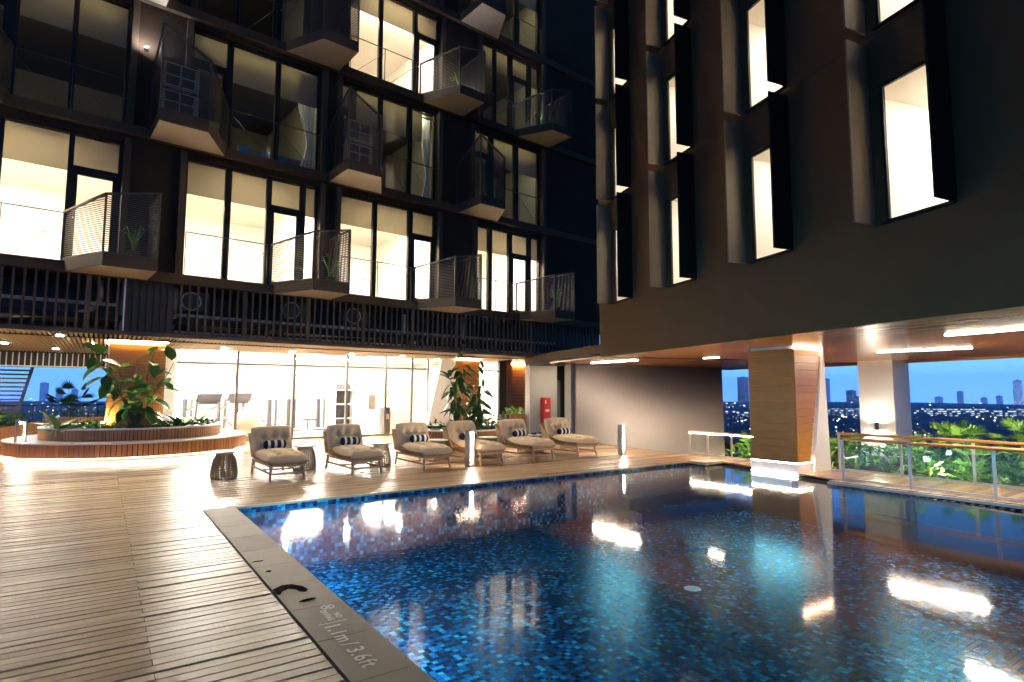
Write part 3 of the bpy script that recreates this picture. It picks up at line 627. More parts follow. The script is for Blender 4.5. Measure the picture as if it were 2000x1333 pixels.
MB().path([(1.36,.3,1.2),(1.36,.3,.55),(1.30,.3,.2)], .06, 10).build('pipe', K['galv'], scr, True)
MB().path([(7.6,.4,1.1),(7.6,.4,.6),(7.2,.4,.35),(4.0,.5,.28)], .045, 10).build('pipe', K['galv'], scr, True); MB().path([(9.75,.3,1.2),(9.75,.3,.1)], .05, 10).build('pipe', K['galv'], scr, True)
for x in (1.75, 4.2, 6.0): 
    f_ = MB().box(x-.3, x+.42, .55, .9, .68, 1.18).build('fan_unit', K['gymdark'], scr); MB().lathe([(.20,0),(.23,0),(.23,.03),(.20,.03)], 18).build('fan_ring', K['galv'], f_).matrix_local = Matrix.Translation((x, .55, .93)) @ Matrix.Rotation(R(90), 4, 'X')

# ------------------------------------------------------------------ slatted ceiling under the flats, gym front
cz = 2.87
sl = thing('slatted_ceiling', 'ceiling of pale timber slats in front of the gym', 'ceiling'); sl['kind'] = 'structure'
sm = {}
for i in range(230):
    x = -7.5+i*.094
    if x > 13.2: break
    y0 = 15.60+x*.0857; y1 = 20.38 if x > 1.55 else 24.5
    key = round(y0-y1, 1)
    if key not in sm: sm[key] = MB().box(-.024, .024, 0, y1-y0, 0, .07).mesh('ceiling_slat', K['slat'])
    o = link('ceiling_slat', sm[key], sl); o.location = (x, y0, cz)
MB().prism([(-9,14.9),(14.3,16.8),(14.3,27),(-9,27)], cz+.30, cz+.42).build('ceiling_deck', K['black'], sl)
for y in (17.2, 19.2, 21.5): MB().box(-9, 13.2, y, y+.05, cz+.07, cz+.12).build('carrier', K['gymdark'], sl)
dl = MB().tube((0,0,-.012),(0,0,.0),.07,.07,14).mesh('lamp', K['L_spot']); dr2 = MB().tube((0,0,.001),(0,0,.12),.085,.085,14).mesh('housing', K['gymdark'])
nm = ['nearest the planter column','second from the planter column','over the hedge planter','near the far balustrade','by the louvred frame','at the far corner','behind the planter column']
for (x, y), n_ in zip([(-.85,17.0),(-.30,19.2),(-2.6,18.6),(-2.2,20.6),(-3.8,19.9),(-1.2,22.4),(.9,21.8)], nm):
    t = thing('downlight', 'round ceiling downlight '+n_, 'light', (x, y, cz), 0, 'downlights in the slatted ceiling'); link('lamp', dl, t); link('housing', dr2, t)
fz_ = [(2.9,19.0),(4.9,19.2),(6.9,19.4),(8.8,19.5)]
for q, (x, y) in enumerate(fz_):
    t = thing('downlight', ['first','second','third','fourth'][q]+' downlight along the gym glass counted from the planter', 'light', (x, y, cz), 0, 'downlights in the slatted ceiling'); link('lamp', dl, t); link('housing', dr2, t)
GY = 20.45
gym = thing('gym_front', 'tall glazed gym front with slim mullions and bright interior', 'glass wall', (0, GY, 0))
MB().box(1.55, 1.80, -.10, .10, 0, cz+.3).build('end_post', K['white'], gym)
mul = [1.80, 3.54, 5.31, 7.13, 8.59, 9.64, 10.3]
for a in mul[1:]: MB().box(a-.036, a+.036, -.06, .06, 0, cz+.3).build('mullion', K['mullion'], gym)
for a, b_ in zip(mul, mul[1:]):
    MB().box(a+.036, b_-.036, -.04, .04, 2.44, 2.50).build('transom', K['mullion'], gym); MB().box(a+.036, b_-.036, -.05, .05, 0, .07).build('bottom_rail', K['mullion'], gym)
    MB().box(a+.036, b_-.036, -.008, .004, .07, 2.44).build('pane', K['glass'], gym); MB().box(a+.036, b_-.036, -.008, .004, 2.50, cz+.28).build('pane', K['glass'], gym)
for a, b_ in ((11.9,12.35),(12.40,13.60)):
    MB().box(a, b_, -.008, .004, .07, cz+.2).build('pane', K['glass'], gym); MB().box(a, b_, -.04, .04, 2.44, 2.50).build('transom', K['gymdark'], gym)
MB().box(12.35, 12.40, -.05, .05, 0, cz+.2).build('mullion', K['gymdark'], gym); MB().box(13.60, 13.95, -.08, .08, 0, cz+.2).build('end_post', K['frame'], gym)
MB().box(8.70, 8.72, -.075, -.045, .9, 1.3).build('door_handle', K['chrome'], gym); MB().box(7.95, 8.22, -.014, -.009, .95, 1.5).build('notice', K['under'], gym)
rm = tag(room_mesh(1.7, 13.7, GY+.10, 28.5, .0, 3.05).build('gym_room', [K['white'], K['roomfloor']]), 'bright white gym interior behind the glass', 'room'); rm['kind'] = 'structure'
for q, (x, y) in enumerate([(3.2,22.0),(6.2,22.0),(9.2,22.0),(3.2,25.5),(6.2,25.5),(9.2,25.5),(12.4,22.4)]):
    t = thing('panel_light', ['front row gym ceiling panel by the planter','front row gym ceiling panel in the middle','front row gym ceiling panel by the far column','back row gym ceiling panel by the planter','back row gym ceiling panel in the middle','back row gym ceiling panel by the far column','gym ceiling panel beyond the far column'][q], 'light', (x, y, 3.0), 0, 'panel lights in the gym')
    MB().box(-.6, .6, -.4, .4, -.03, -.01).build('diffuser', K['L_gym'], t); MB().box(-.63, .63, -.43, .43, -.009, .03).build('trim', K['white'], t)
# gym equipment
def treadmill(x, y, rz, label):
    t = thing('treadmill', label, 'treadmill', (x, y, 0), rz, 'gym machines')
    MB().box(-.35, .35, -.8, .8, .06, .2).build('running_deck', K['gymdark'], t)
    for s_ in (-1, 1): MB().bar((s_*.36,.65,.15),(s_*.36,.85,1.25),.07,.07).build('upright', K['gymgrey'], t); MB().bar((s_*.36,.8,1.1),(s_*.36,.1,.95),.05,.05).build('hand_grip', K['gymdark'], t)
    MB().slab([(-.4,.70,1.2),(.4,.70,1.2),(.4,.95,1.55),(-.4,.95,1.55)], .06).build('console', K['gymdark'], t)
treadmill(2.6, 22.3, R(200), 'treadmill behind the gym glass beside the planter palm'); treadmill(3.9, 23.6, R(190), 'second treadmill further inside the gym')
def cable_machine(x, y, label):
    t = thing('cable_machine', label, 'gym machine', (x, y, 0), 0, 'gym machines')
    for s_ in (-.6, .6): MB().box(s_-.05, s_+.05, -.05, .05, 0, 2.2).build('upright', K['gymgrey'], t); MB().box(s_-.18, s_+.18, .06, .3, .1, 1.3).build('weight_stack', K['gymdark'], t); MB().box(s_-.3, s_+.3, -.4, .4, 0, .06).build('foot', K['gymdark'], t)
    MB().box(-.7, .7, -.05, .05, 2.2, 2.3).build('cross_beam', K['gymgrey'], t); MB().tube((-.55,-.06,2.15),(-.3,-.2,1.2),.01,.01,6).build('cable', K['gymdark'], t); MB().box(-.25, .25, -.5, .1, .42, .5).build('seat', K['gymdark'], t); MB().box(-.05, .05, -.2, -.1, 0, .42).build('seat_post', K['gymgrey'], t)
cable_machine(5.0, 24.5, 'tall cable machine behind the second gym pane'); cable_machine(7.0, 24.8, 'tall cable machine behind the third gym pane'); cable_machine(3.4, 26.0, 'cable machine at the back of the gym')
t = thing('equipment_shelf', 'open shelf of dark kit behind the gym glass', 'shelf', (7.75, 22.6, 0))
for z in (0, .55, 1.1, 1.65): MB().box(-.35, .35, -.2, .2, z, z+.03).build('shelf_board', K['white'], t)
for s_ in (-.36, .35): MB().box(s_, s_+.02, -.2, .2, 0, 1.9).build('side_panel', K['white'], t)
MB().box(-.34, .34, .16, .19, .04, 1.9).build('back_panel', K['gymdark'], t)
t = thing('spin_wheel', 'bulky flywheel machine low behind the gym glass', 'gym machine', (4.1, 21.6, 0), 0, 'gym machines')
MB().lathe([(0,-.12),(.42,-.12),(.47,-.05),(.47,.05),(.42,.12),(0,.12)], 26).build('flywheel_case', K['under'], t, True).matrix_local = Matrix.Translation((0,0,.5)) @ Matrix.Rotation(R(80), 4, 'X')
MB().box(-.5, .5, -.08, .08, 0, .06).build('base', K['gymgrey'], t); MB().bar((-.3,0,.3),(-.75,0,.75),.07,.07).build('frame_arm', K['gymgrey'], t)
t = thing('water_dispenser', 'black water dispenser inside the gym by the far column', 'dispenser', (9.0, 21.4, 0)); MB().box(-.16, .16, -.16, .16, 0, 1.0).build('cabinet', K['gymdark'], t); MB().box(-.09, .09, -.175, -.161, .55, .75).build('tap_bay', K['steel'], t)
tag(MB().box(9.5, 10.5, 22.2, 22.6, 0, .85).build('reception_counter', K['under']), 'low pale counter inside the gym', 'counter'); tag(MB().box(8.9, 10.6, 24.0, 24.05, 1.35, 1.65).build('wall_display', K['gymgrey']), 'grey board on the gym back wall', 'board')

# timber column in the middle with slanted white side; small column beyond
t = plank_column('timber_column', 'timber clad column between the gym panes with a white slanted side', (10.95, 19.30, 0), 0, 1.0, 1.0, 0, cz, (0,0), None, ('front','side'))
t2 = MB(); t2.add([(-1.0,.55,0),(-.02,.05,0),(-.02,.05,cz),(-.45,.3,cz),(-1.0,.75,0),(-.02,.9,0),(-.02,.9,cz),(-.45,.5,cz)], [(0,1,2,3),(7,6,5,4),(1,0,4,5),(2,1,5,6),(3,2,6,7),(0,3,7,4)]); t2.build('slanted_side', K['white'], t)
MB().box(-.05, 1.05, -.05, -.03, cz-.03, cz-.01).build('led_strip', K['L_warm'], t)
tn = plank_column('timber_column', 'narrow timber column beyond the gym corner', (15.32, 21.9, 0), 0, 1.25, .8, 0, cz+.1, (0,0), None)
MB().box(-.05, 1.3, -.06, -.03, cz-.02, cz+.0).build('led_strip', K['L_strip'], tn)
# smooth timber soffit in the far corner
cs = tag(MB().prism([(12.9,16.6),(19,17.2),(22,26),(13.3,26)], cz+.02, cz+.08).build('corner_soffit', K['ceilwood'])); cs['kind'] = 'structure'; MB().prism([(13.2,15.2),(20.6,14.7),(20.6,18),(13.2,17)], ZC+.06, ZC+.12).build('soffit_panel', K['ceilwood'], cs)

for (x, y), n_ in zip(((14.6,17.3),(16.4,17.6)), ('above the red hose cabinet','beside the grey pier')):  # downlights added to brighten the grey service wall
    t = thing('downlight', 'round downlight in the corner soffit '+n_, 'light', (x, y, cz+.018), 0, 'downlights in the corner soffit'); link('lamp', dl, t); MB().lathe([(.07,-.014),(.095,-.014),(.095,0),(.07,0)], 16).build('trim', K['steel'], t)
# ------------------------------------------------------------------ planter with curved bench round the timber column
PC = Vector((.80, 18.62, 0))
t = plank_column('timber_column', 'timber clad column rising from the round planter', (.13, 17.62, 0), 0, 1.20, 1.3, .45, cz, (0,0), None, ('front','side'))
MB().box(-.04, 1.24, -.06, -.035, cz-.03, cz-.012).build('led_strip', K['L_warm'], t)
MB().box(-.06, -.035, 0, 1.3, cz-.03, cz-.012).build('led_strip', K['L_warm'], t)
MB().box(-.06, 1.26, -.01, 1.3, -.0, .45).build('foot', K['joist'], t)
pl = thing('round_planter', 'round planter with a teak slatted bench glowing underneath', 'planter', PC)
RO, RI = 2.70, 2.02
MB().lathe([(RI-.12,0),(RO-.28,0),(RO-.28,.36),(RI-.12,.36)], 64).build('bench_core', K['joist'], pl)
MB().lathe([(RI+.02,.40),(RO,.40),(RO,.43),(RI+.02,.43)], 72).build('bench_top', K['marble'], pl)
MB().lathe([(RI-.14,.68),(RI+.03,.68),(RI+.03,.715),(RI-.14,.715)], 72).build('planter_rim', K['marble'], pl)
MB().lathe([(RI-.12,.36),(RI-.02,.36),(RI-.02,.68),(RI-.12,.68)], 64).build('planter_wall', K['joist'], pl)
MB().lathe([(0,.55),(RI-.11,.55)], 48).build('soil', K['soil'], pl)
so = MB().box(-.040, .040, -.012, .012, .10, .405).mesh('slat', K['teak']); si = MB().box(-.032, .032, -.010, .010, .432, .678).mesh('slat', K['teak'])
for k_ in range(164): a = k_*2*math.pi/164; o = link('slat', so, pl); o.location = ((RO-.02)*math.cos(a), (RO-.02)*math.sin(a), 0); o.rotation_euler = (0,0,a+math.pi/2)
for k_ in range(134): a = (k_-90)*2*math.pi/160; o = link('slat', si, pl); o.location = (RI*math.cos(a), RI*math.sin(a), 0); o.rotation_euler = (0,0,a+math.pi/2)
MB().lathe([(RO-.16,.085),(RO-.09,.085)], 72).build('led_strip', K['L_strip'], pl)
MB().lathe([(RO-.17,.09),(RO-.06,.09),(RO-.06,.10),(RO-.17,.10)], 72).build('led_channel', K['steel'], pl)
for k_, (a, rr_) in enumerate(((4.15, 1.35), (5.35, 1.45))):
    u = thing('garden_spotlight', ['uplight among the planter leaves on the bench side','uplight among the planter leaves on the gym side'][k_], 'light', PC+Vector((rr_*math.cos(a), rr_*math.sin(a), .55)))
    MB().tube((0,0,0),(0,0,.14),.015,.015,8).build('stake', K['gymdark'], u); MB().tube((0,.0,.14),(0,.05,.26),.05,.06,14).build('housing', K['gymdark'], u); MB().tube((0,.051,.262),(0,.053,.267),.05,.05,14).build('lamp', K['L_spot'], u)

# ------------------------------------------------------------------ plants
def leaf_mesh(name, L, W, m, fold=.25, droop=.2, n=5):
    mb = MB(); vs = []
    for i in range(n+1):
        f_ = i/n; ww = W*.5*(math.sin(math.pi*(f_**.8))**.8 if 0 < f_ < 1 else .02); z = -droop*L*f_*f_
        vs += [(-ww, L*f_, z+fold*ww), (0, L*f_, z), (ww, L*f_, z+fold*ww)]
    fs = []
    for i in range(n): fs += [(i*3,i*3+1,i*3+4,i*3+3),(i*3+1,i*3+2,i*3+5,i*3+4)]
    mb.add(vs, fs); me = mb.mesh(name, m); me.polygons.foreach_set('use_smooth', [True]*len(me.polygons)); return me
big_leaf = leaf_mesh('leaf', .30, .185, K['leaf'], .15, .25); slim_leaf = leaf_mesh('leaf', .34, .12, K['leaf'], .3, .35)
def orient(p, d, roll=0, s=1):
    d = Vector(d).normalized(); return Matrix.Translation(p) @ d.to_track_quat('Y', 'Z').to_matrix().to_4x4() @ Matrix.Rotation(roll, 4, 'Y') @ Matrix.Scale(s, 4)
def ficus(loc, h, spread, n_stem, n_leaf, label, seed, lm=big_leaf, s0=1.0, low=.15):
    rr = random.Random(seed); t = thing('rubber_plant', label, 'plant', loc)
    for q in range(n_stem):
        a = q*6.283/n_stem+rr.uniform(-.4,.4); hh = h*(1 if q == 0 else rr.uniform(.6,.9)); pts = []; sp = spread*(.35 if q == 0 else 1)
        for i in range(7): f_ = i/6; pts.append(Vector((math.cos(a)*sp*f_**1.3*.6+rr.uniform(-.03,.03), math.sin(a)*sp*f_**1.3*.25+rr.uniform(-.02,.02), hh*f_)))
        m = MB()
        for i, (p0, p1) in enumerate(zip(pts, pts[1:])): m.tube(p0, p1, .018*(1-.1*i), .018*(1-.1*(i+1)), 6)
        m.build('stem', K['stem'], t)
        nl = n_leaf//n_stem
        for k in range(nl):
            f_ = low+(1-low)*(k+.5)/nl; i = min(5, int(f_*6)); p = pts[i].lerp(pts[i+1], f_*6-i)
            b = k*2.4+rr.uniform(-.4,.4); el = rr.uniform(-1.05,.25)+(1.2 if f_ > .93 else 0)
            d = Vector((math.cos(b)*math.cos(el), math.sin(b)*math.cos(el), math.sin(el)))
            st = p+d*rr.uniform(.05,.14)
            o = link('leaf', lm, t); o.matrix_local = orient(st, d, rr.uniform(-.4,.4), s0*rr.uniform(.75,1.25))
    return t
ficus((.72,17.25,.55), 2.35, 1.9, 5, 80, 'tall rubber plant with big dark leaves in front of the planter column', 3, big_leaf, 1.35, .25)
def clump(loc, n, L, label, seed, mname='leaf2', name='leafy_plant', up=.9, cat='plant', group=None, W=.10, droop=.45):
    rr = random.Random(seed); t = thing(name, label, cat, loc, 0, group); lm = leaf_mesh('leaf', L, W, K[mname], .25, droop)
    for k in range(n):
        a = k*2.39996; el = rr.uniform(.35, 1.35)*up; d = Vector((math.cos(a)*math.cos(el), math.sin(a)*math.cos(el), math.sin(el)))
        o = link('leaf', lm, t); o.matrix_local = orient(Vector((0,0,.05))+d*.04, d, rr.uniform(-.3,.3), rr.uniform(.6,1.15))
    return t
clump((-.75,17.55,.55), 16, .62, 'broad upright leaves at the bollard end of the planter', 11, 'leaf', W=.2); clump((2.15,18.0,.55), 26, .85, 'arching palm-like plant at the gym end of the planter', 12, 'leaf2', W=.07, droop=.5)
clump((1.75,17.45,.55), 18, .50, 'dark leafy clump beside the arching planter palm', 13, 'leaf', W=.14)
def cover(name, label, spots, seed, m='leaf', L=.16, W=.08, zr=(.0,.22)):          # low foliage nobody could count
    rr = random.Random(seed); mb = MB()
    for (x, y, z, r_, n) in spots:
        for k in range(n):
            a = rr.uniform(0,6.283); q = r_*math.sqrt(rr.random()); p = Vector((x+q*math.cos(a), y+q*math.sin(a), z+rr.uniform(*zr))); b = rr.uniform(0,6.283); el = rr.uniform(-.1,1.1)
            d = Vector((math.cos(b)*math.cos(el), math.sin(b)*math.cos(el), math.sin(el))); s_ = d.cross(Vector((0,0,1))).normalized()*W/2*rr.uniform(.7,1.3); l_ = L*rr.uniform(.7,1.4)
            mb.add([p, p+d*l_*.45+s_, p+d*l_-Vector((0,0,l_*.2)), p+d*l_*.45-s_], [(0,1,2,3)])
    o = mb.build(name, K[m]); return tag(o, label, 'plants', kind='stuff')
sp_ = []
for k in range(46):
    a = math.pi+k*math.pi*1.15/46-.15; 
    for rr_ in (.95, 1.35, 1.72): sp_.append((PC.x+rr_*math.cos(a), PC.y+rr_*math.sin(a), .56, .2, 9))
cover('foliage', 'low glossy leaves filling the round planter', sp_, 5)
# second planter behind the loungers
P2 = Vector((9.6, 17.0, 0))
p2 = thing('low_planter', 'low curved teak planter behind the loungers', 'planter', P2)
MB().lathe([(0,.0),(1.75,.0),(1.75,.40),(1.62,.40),(1.62,.30),(0,.30)], 48).build('planter_body', K['joist'], p2); MB().lathe([(1.60,.405),(1.80,.405),(1.80,.44),(1.60,.44)], 48).build('planter_rim', K['marble'], p2); MB().lathe([(0,.32),(1.6,.32)], 40).build('soil', K['soil'], p2)
s2 = MB().box(-.045, .045, -.012, .012, .03, .402).mesh('slat', K['teak'])
for k_ in range(110): a = k_*2*math.pi/110; o = link('slat', s2, p2); o.location = (1.77*math.cos(a), 1.77*math.sin(a), 0); o.rotation_euler = (0,0,a+math.pi/2)
ficus((9.45,16.5,.3), 2.35, .55, 2, 84, 'tall rubber plant in the low planter in front of the timber column', 21, slim_leaf, 1.3, .3); ficus((10.15,16.4,.3), 1.95, .8, 3, 84, 'shorter many-stemmed rubber plant in the low planter', 22, slim_leaf, 1.25, .25)
cover('foliage', 'dark low shrubs in the planter behind the loungers', [(9.0,16.3,.34,.8,90),(10.2,16.3,.34,.9,170),(10.7,16.4,.4,.6,110)], 8, 'leaf', .22, .08, (0,.35))
p3 = thing('planter_box', 'teak planter box by the grey service wall', 'planter', (13.1, 18.9, 0)); MB().box(-.02, 1.35, .03, .8, 0, .70).build('box_core', K['joist'], p3)
for k_ in range(13): MB().box(k_*.102, k_*.102+.095, 0, .028, .02, .74).build('slat', K['teak'], p3)
cover('foliage', 'bright leaves in the box by the service wall', [(13.6,19.2,.7,.5,70)], 9, 'leaf2', .22, .12, (0,.2))
# terrace planting beyond the railing
cover('foliage', 'dense low terrace planting beyond the glass railing', [(13.2+rnd.uniform(0,5.5), rnd.uniform(-2.5,9.2), -.22, .55, 34) for _ in range(110)], 14, 'leaf2', .30, .07, (0,.35))
def fan_palm(loc, h, nf, label, seed, m='leaf2', size=.75):
    rr = random.Random(seed); t = thing('fan_palm', label, 'palm', loc, 0, 'palms on the terrace'); 
    MB().tube((0,0,0),(rr.uniform(-.05,.05),rr.uniform(-.05,.05),h*.45),.045,.03,8).build('trunk', K['stem'], t)
    for k in range(nf):
        a = k*2.4+rr.uniform(-.3,.3); el = rr.uniform(.25,1.25); d = Vector((math.cos(a)*math.cos(el), math.sin(a)*math.cos(el), math.sin(el))); p0 = Vector((0,0,h*.42)); p1 = p0+d*h*.45*rr.uniform(.7,1.1)
        m_ = MB(); m_.tube(p0, p1, .010, .006, 5); sd = d.cross(Vector((0,0,1))).normalized(); 
        for q in range(11):
            b = (q-5)*.26; dd = (d*math.cos(b)+sd*math.sin(b)).normalized(); up_ = sd.cross(d).normalized(); l_ = size*h*.36*(1-.06*abs(q-5)); sw = up_.cross(dd).normalized()*.017*h
            m_.add([p1, p1+dd*l_*.5+sw, p1+dd*l_-Vector((0,0,.12*l_)), p1+dd*l_*.5-sw], [(0,1,2,3)])
        m_.build('frond', K[m], t)
for q, (x, y, h) in enumerate([(13.6,8.9,.95),(13.9,8.2,1.15),(14.6,9.0,1.3),(13.5,7.6,.9),(15.0,7.2,1.1),(14.4,5.6,1.15),(15.6,4.9,1.45),(14.2,4.4,1.05),(14.8,3.5,1.25),(16.2,4.1,1.6),(13.8,3.2,1.0),(15.4,2.6,1.3),(16.8,5.6,1.4),(17.4,3.6,1.5),(16.4,1.9,1.4),(14.2,2.2,1.0)]):
    fan_palm((x, y, -.22), h*.85, 13, ['fan palm against the end of the taupe wall','fan palm behind the short railing','taller fan palm behind the short railing','low fan palm just behind the timber column','fan palm glimpsed beside the white fin','fan palm left of the white column','fan palm with raised fronds against the city','low fan palm pressed to the far railing','bright fan palm between the railing posts','tall fan palm in front of the dusk skyline','short fan palm close behind the walkway','fan palm behind the last railing post','fan palm in front of the white column','tall back-row fan palm near the frame edge','fan palm at the frame edge','low fan palm at the frame edge'][q], 40+q)
for q, (x, y) in enumerate([(13.2,4.6),(13.2,1.8),(13.3,8.2)]):
    u = thing('garden_spotlight', ['uplight in the terrace bed between palms','uplight in the terrace bed near the frame edge','uplight in the bed by the short railing'][q], 'light', (x, y, -.22)); MB().tube((0,0,0),(0,0,.15),.02,.02,8).build('stake', K['gymdark'], u); MB().tube((0,0,.15),(.06,0,.25),.06,.07,14).build('housing', K['gymdark'], u); MB().tube((.061,0,.252),(.064,0,.257),.06,.06,14).build('lamp', K['L_spot'], u)

# ------------------------------------------------------------------ loungers, tables, bollards
def puff(w, l, h, tufts, n=22, edge=.30, dimple=.5, rad=.085):
    """upholstered cushion: rounded plan, domed top, buttoned"""
    vs = []; m = MB()
    def top(u, v):
        e_ = (1-abs(u)**5)*(1-abs(v)**5); z = h*max(0, e_)**.45
        for (a, b) in tufts: d2 = ((u-a)*w/2)**2+((v-b)*l/2)**2; z -= h*dimple*math.exp(-d2/rad**2/.6)
        for (a, b) in tufts:                                   # soft creases run from button to button
            if abs(u-a) < .5: z -= h*.10*math.exp(-(((v-b)*l/2)/.03)**2)
            if abs(v-b) < .4: z -= h*.10*math.exp(-(((u-a)*w/2)/.03)**2)
        return max(.02*h, z)
    for s_ in (1, 0):
        for i in range(n+1):
            for j in range(n+1):
                u, v = -1+2*i/n, -1+2*j/n
                k = 1-.06*(abs(u*v))**4
                vs.append((u*w/2*k, v*l/2*k, top(u, v) if s_ else -h*.45*max(0,(1-abs(u)**5)*(1-abs(v)**5))**.5))
    N = (n+1)**2; q = lambda s_, i, j: s_*N+i*(n+1)+j
    fs = []
    for i in range(n):
        for j in range(n): fs.append((q(0,i,j),q(0,i+1,j),q(0,i+1,j+1),q(0,i,j+1))); fs.append((q(1,i,j+1),q(1,i+1,j+1),q(1,i+1,j),q(1,i,j)))
    for i in range(n): fs.append((q(1,i,0),q(1,i+1,0),q(0,i+1,0),q(0,i,0))); fs.append((q(0,i,n),q(0,i+1,n),q(1,i+1,n),q(1,i,n))); fs.append((q(0,0,i),q(0,0,i+1),q(1,0,i+1),q(1,0,i))); fs.append((q(1,n,i),q(1,n,i+1),q(0,n,i+1),q(0,n,i)))
    return m.add(vs, fs)
def make_lounger():
    t = thing('lounger', 'x', 'lounge chair')
    W = .74
    # woven shell: sides climb towards the back
    prof = [(-.74,.37),(-.40,.36),(-.05,.38),(.25,.44),(.50,.56),(.66,.70),(.74,.76)]
    m = MB(); th = .025; vs = []
    for (y, z) in prof: 
        b = .285+max(0, (y-.1))*.06
        vs += [(-W/2-.01,y,z),(-W/2+.05,y,b),(W/2-.05,y,b),(W/2+.01,y,z)]
    inner = [(x*.93, y, z+(.025 if abs(x) < W/2-.02 else 0)) for x, y, z in vs]
    n = len(prof); m.add(vs, [(i*4+k, i*4+k+1, i*4+k+5, i*4+k+4) for i in range(n-1) for k in range(3)][:]); m.add(inner, [(i*4+k+4, i*4+k+5, i*4+k+1, i*4+k) for i in range(n-1) for k in range(3)])
    b0 = len(vs)
    for i in range(n-1):
        for k in (0, 3): m.f.append([i*4+k, (i+1)*4+k, b0+(i+1)*4+k, b0+i*4+k]); m.m.append(0)
    for i in (0, n-1):
        for k in range(3): m.f.append([i*4+k, i*4+k+1, b0+i*4+k+1, b0+i*4+k]); m.m.append(0)
    m.add([(-W/2-.01,.74,.76),(W/2+.01,.74,.76),(W/2-.05,.66,.30),(-W/2+.05,.66,.30),(-W/2-.01,.775,.77),(W/2+.01,.775,.77),(W/2-.05,.69,.30),(-W/2+.05,.69,.30)], [(0,1,2,3),(7,6,5,4),(1,0,4,5),(2,1,5,6),(0,3,7,4)])
    m.build('woven_shell', K['weave'], t)
    fr_ = MB()
    for s_ in (-1, 1): fr_.bar((s_*.29,-.70,.265),(s_*.29,.66,.265),.045,.04)
    fr_.bar((-.31,-.70,.262),(.31,-.70,.262),.045,.04); fr_.bar((-.29,.66,.262),(.29,.66,.262),.045,.04); fr_.build('seat_frame', K['oak'], t)
    for sx_ in (-1, 1):
        for y_ in (-1, 1): MB().tube((sx_*.275, y_*.66-.01, .27), (sx_*.30, y_*.72-.01, 0), .030, .022, 8).build('leg', K['oak'], t)
        MB().bar((sx_*.287,-.69,.13),(sx_*.287,.66,.13),.022,.035).build('stretcher', K['oak'], t)
    MB().bar((-.285,-.69,.125),(.285,-.69,.125),.022,.035).build('stretcher', K['oak'], t); MB().bar((-.28,-.02,.13),(.28,-.02,.13),.022,.03).build('stretcher', K['oak'], t)
    s = puff(.74, 1.14, .145, [(a, b) for a in (-.42,.42) for b in (-.62,-.12,.4)], 28, dimple=.6).build('seat_cushion', K['cushion'], t, True); s.matrix_local = Matrix.Translation((0,-.22,.365)) @ Matrix.Rotation(R(1.5), 4, 'X')
    b = puff(.76, .66, .17, [(-.5,.22),(0,.30),(.5,.22),(-.28,-.35),(.28,-.35)], 28, dimple=.62).build('back_cushion', K['cushion'], t, True); b.matrix_local = Matrix.Translation((0,.47,.60)) @ Matrix.Rotation(R(66), 4, 'X')
    return t
def make_bolster():
    t = thing('bolster', 'x', 'cushion'); prof = [(0,-.24),(.045,-.24),(.075,-.215),(.082,-.17)]; 
    n = 14; z = [-.17+.34*i/14 for i in range(15)]
    m = MB(); full = [(0,-.205),(.05,-.20),(.074,-.18)]+[(.08, q) for q in z]+[(.074,.18),(.05,.20),(0,.205)]
    nn = 18; L_ = len(full); vs = [(r_*math.cos(k*2*math.pi/nn), r_*math.sin(k*2*math.pi/nn), q) for k in range(nn) for r_, q in full]
    for k in range(nn):
        for i in range(L_-1): m.add([vs[k*L_+i], vs[((k+1)%nn)*L_+i], vs[((k+1)%nn)*L_+i+1], vs[k*L_+i+1]], [(0,1,2,3)], int((full[i][1]+full[i+1][1])/2/.058+50.5) % 2)
    o = m.build('cover', [K['ivory'], K['navy']], t, True); o.matrix_local = Matrix.Rotation(R(90), 4, 'Y'); return t
lp = make_lounger(); bp_ = make_bolster()
LX = [2.82, 4.28, 5.75, 7.05, 8.59, 10.02]; LR = [4, 5, 3, 6, 4, 2]; LYc = [11.83, 11.78, 11.62, 11.62, 11.72, 11.75]
od = ['first','second','third','fourth','fifth','sixth']
for i, x in enumerate(LX):
    o = lp if i == 0 else copy_tree(lp); o.location = (x, LYc[i], 0); o.rotation_euler = (0,0,R(LR[i]-3)); o['group'] = 'khaki loungers in a row beside the pool'
    o['label'] = od[i]+' khaki cushioned lounger in the row counted from the round planter'
    b = bp_ if i == 0 else copy_tree(bp_); b.location = (x+.0+.02*(i % 3), LYc[i]+.23, .575); b.rotation_euler = (R(-8),0,R(LR[i]-3)); b['group'] = 'striped bolsters on the loungers'
    b['label'] = 'navy and white striped bolster on the '+od[i]+' lounger from the round planter'
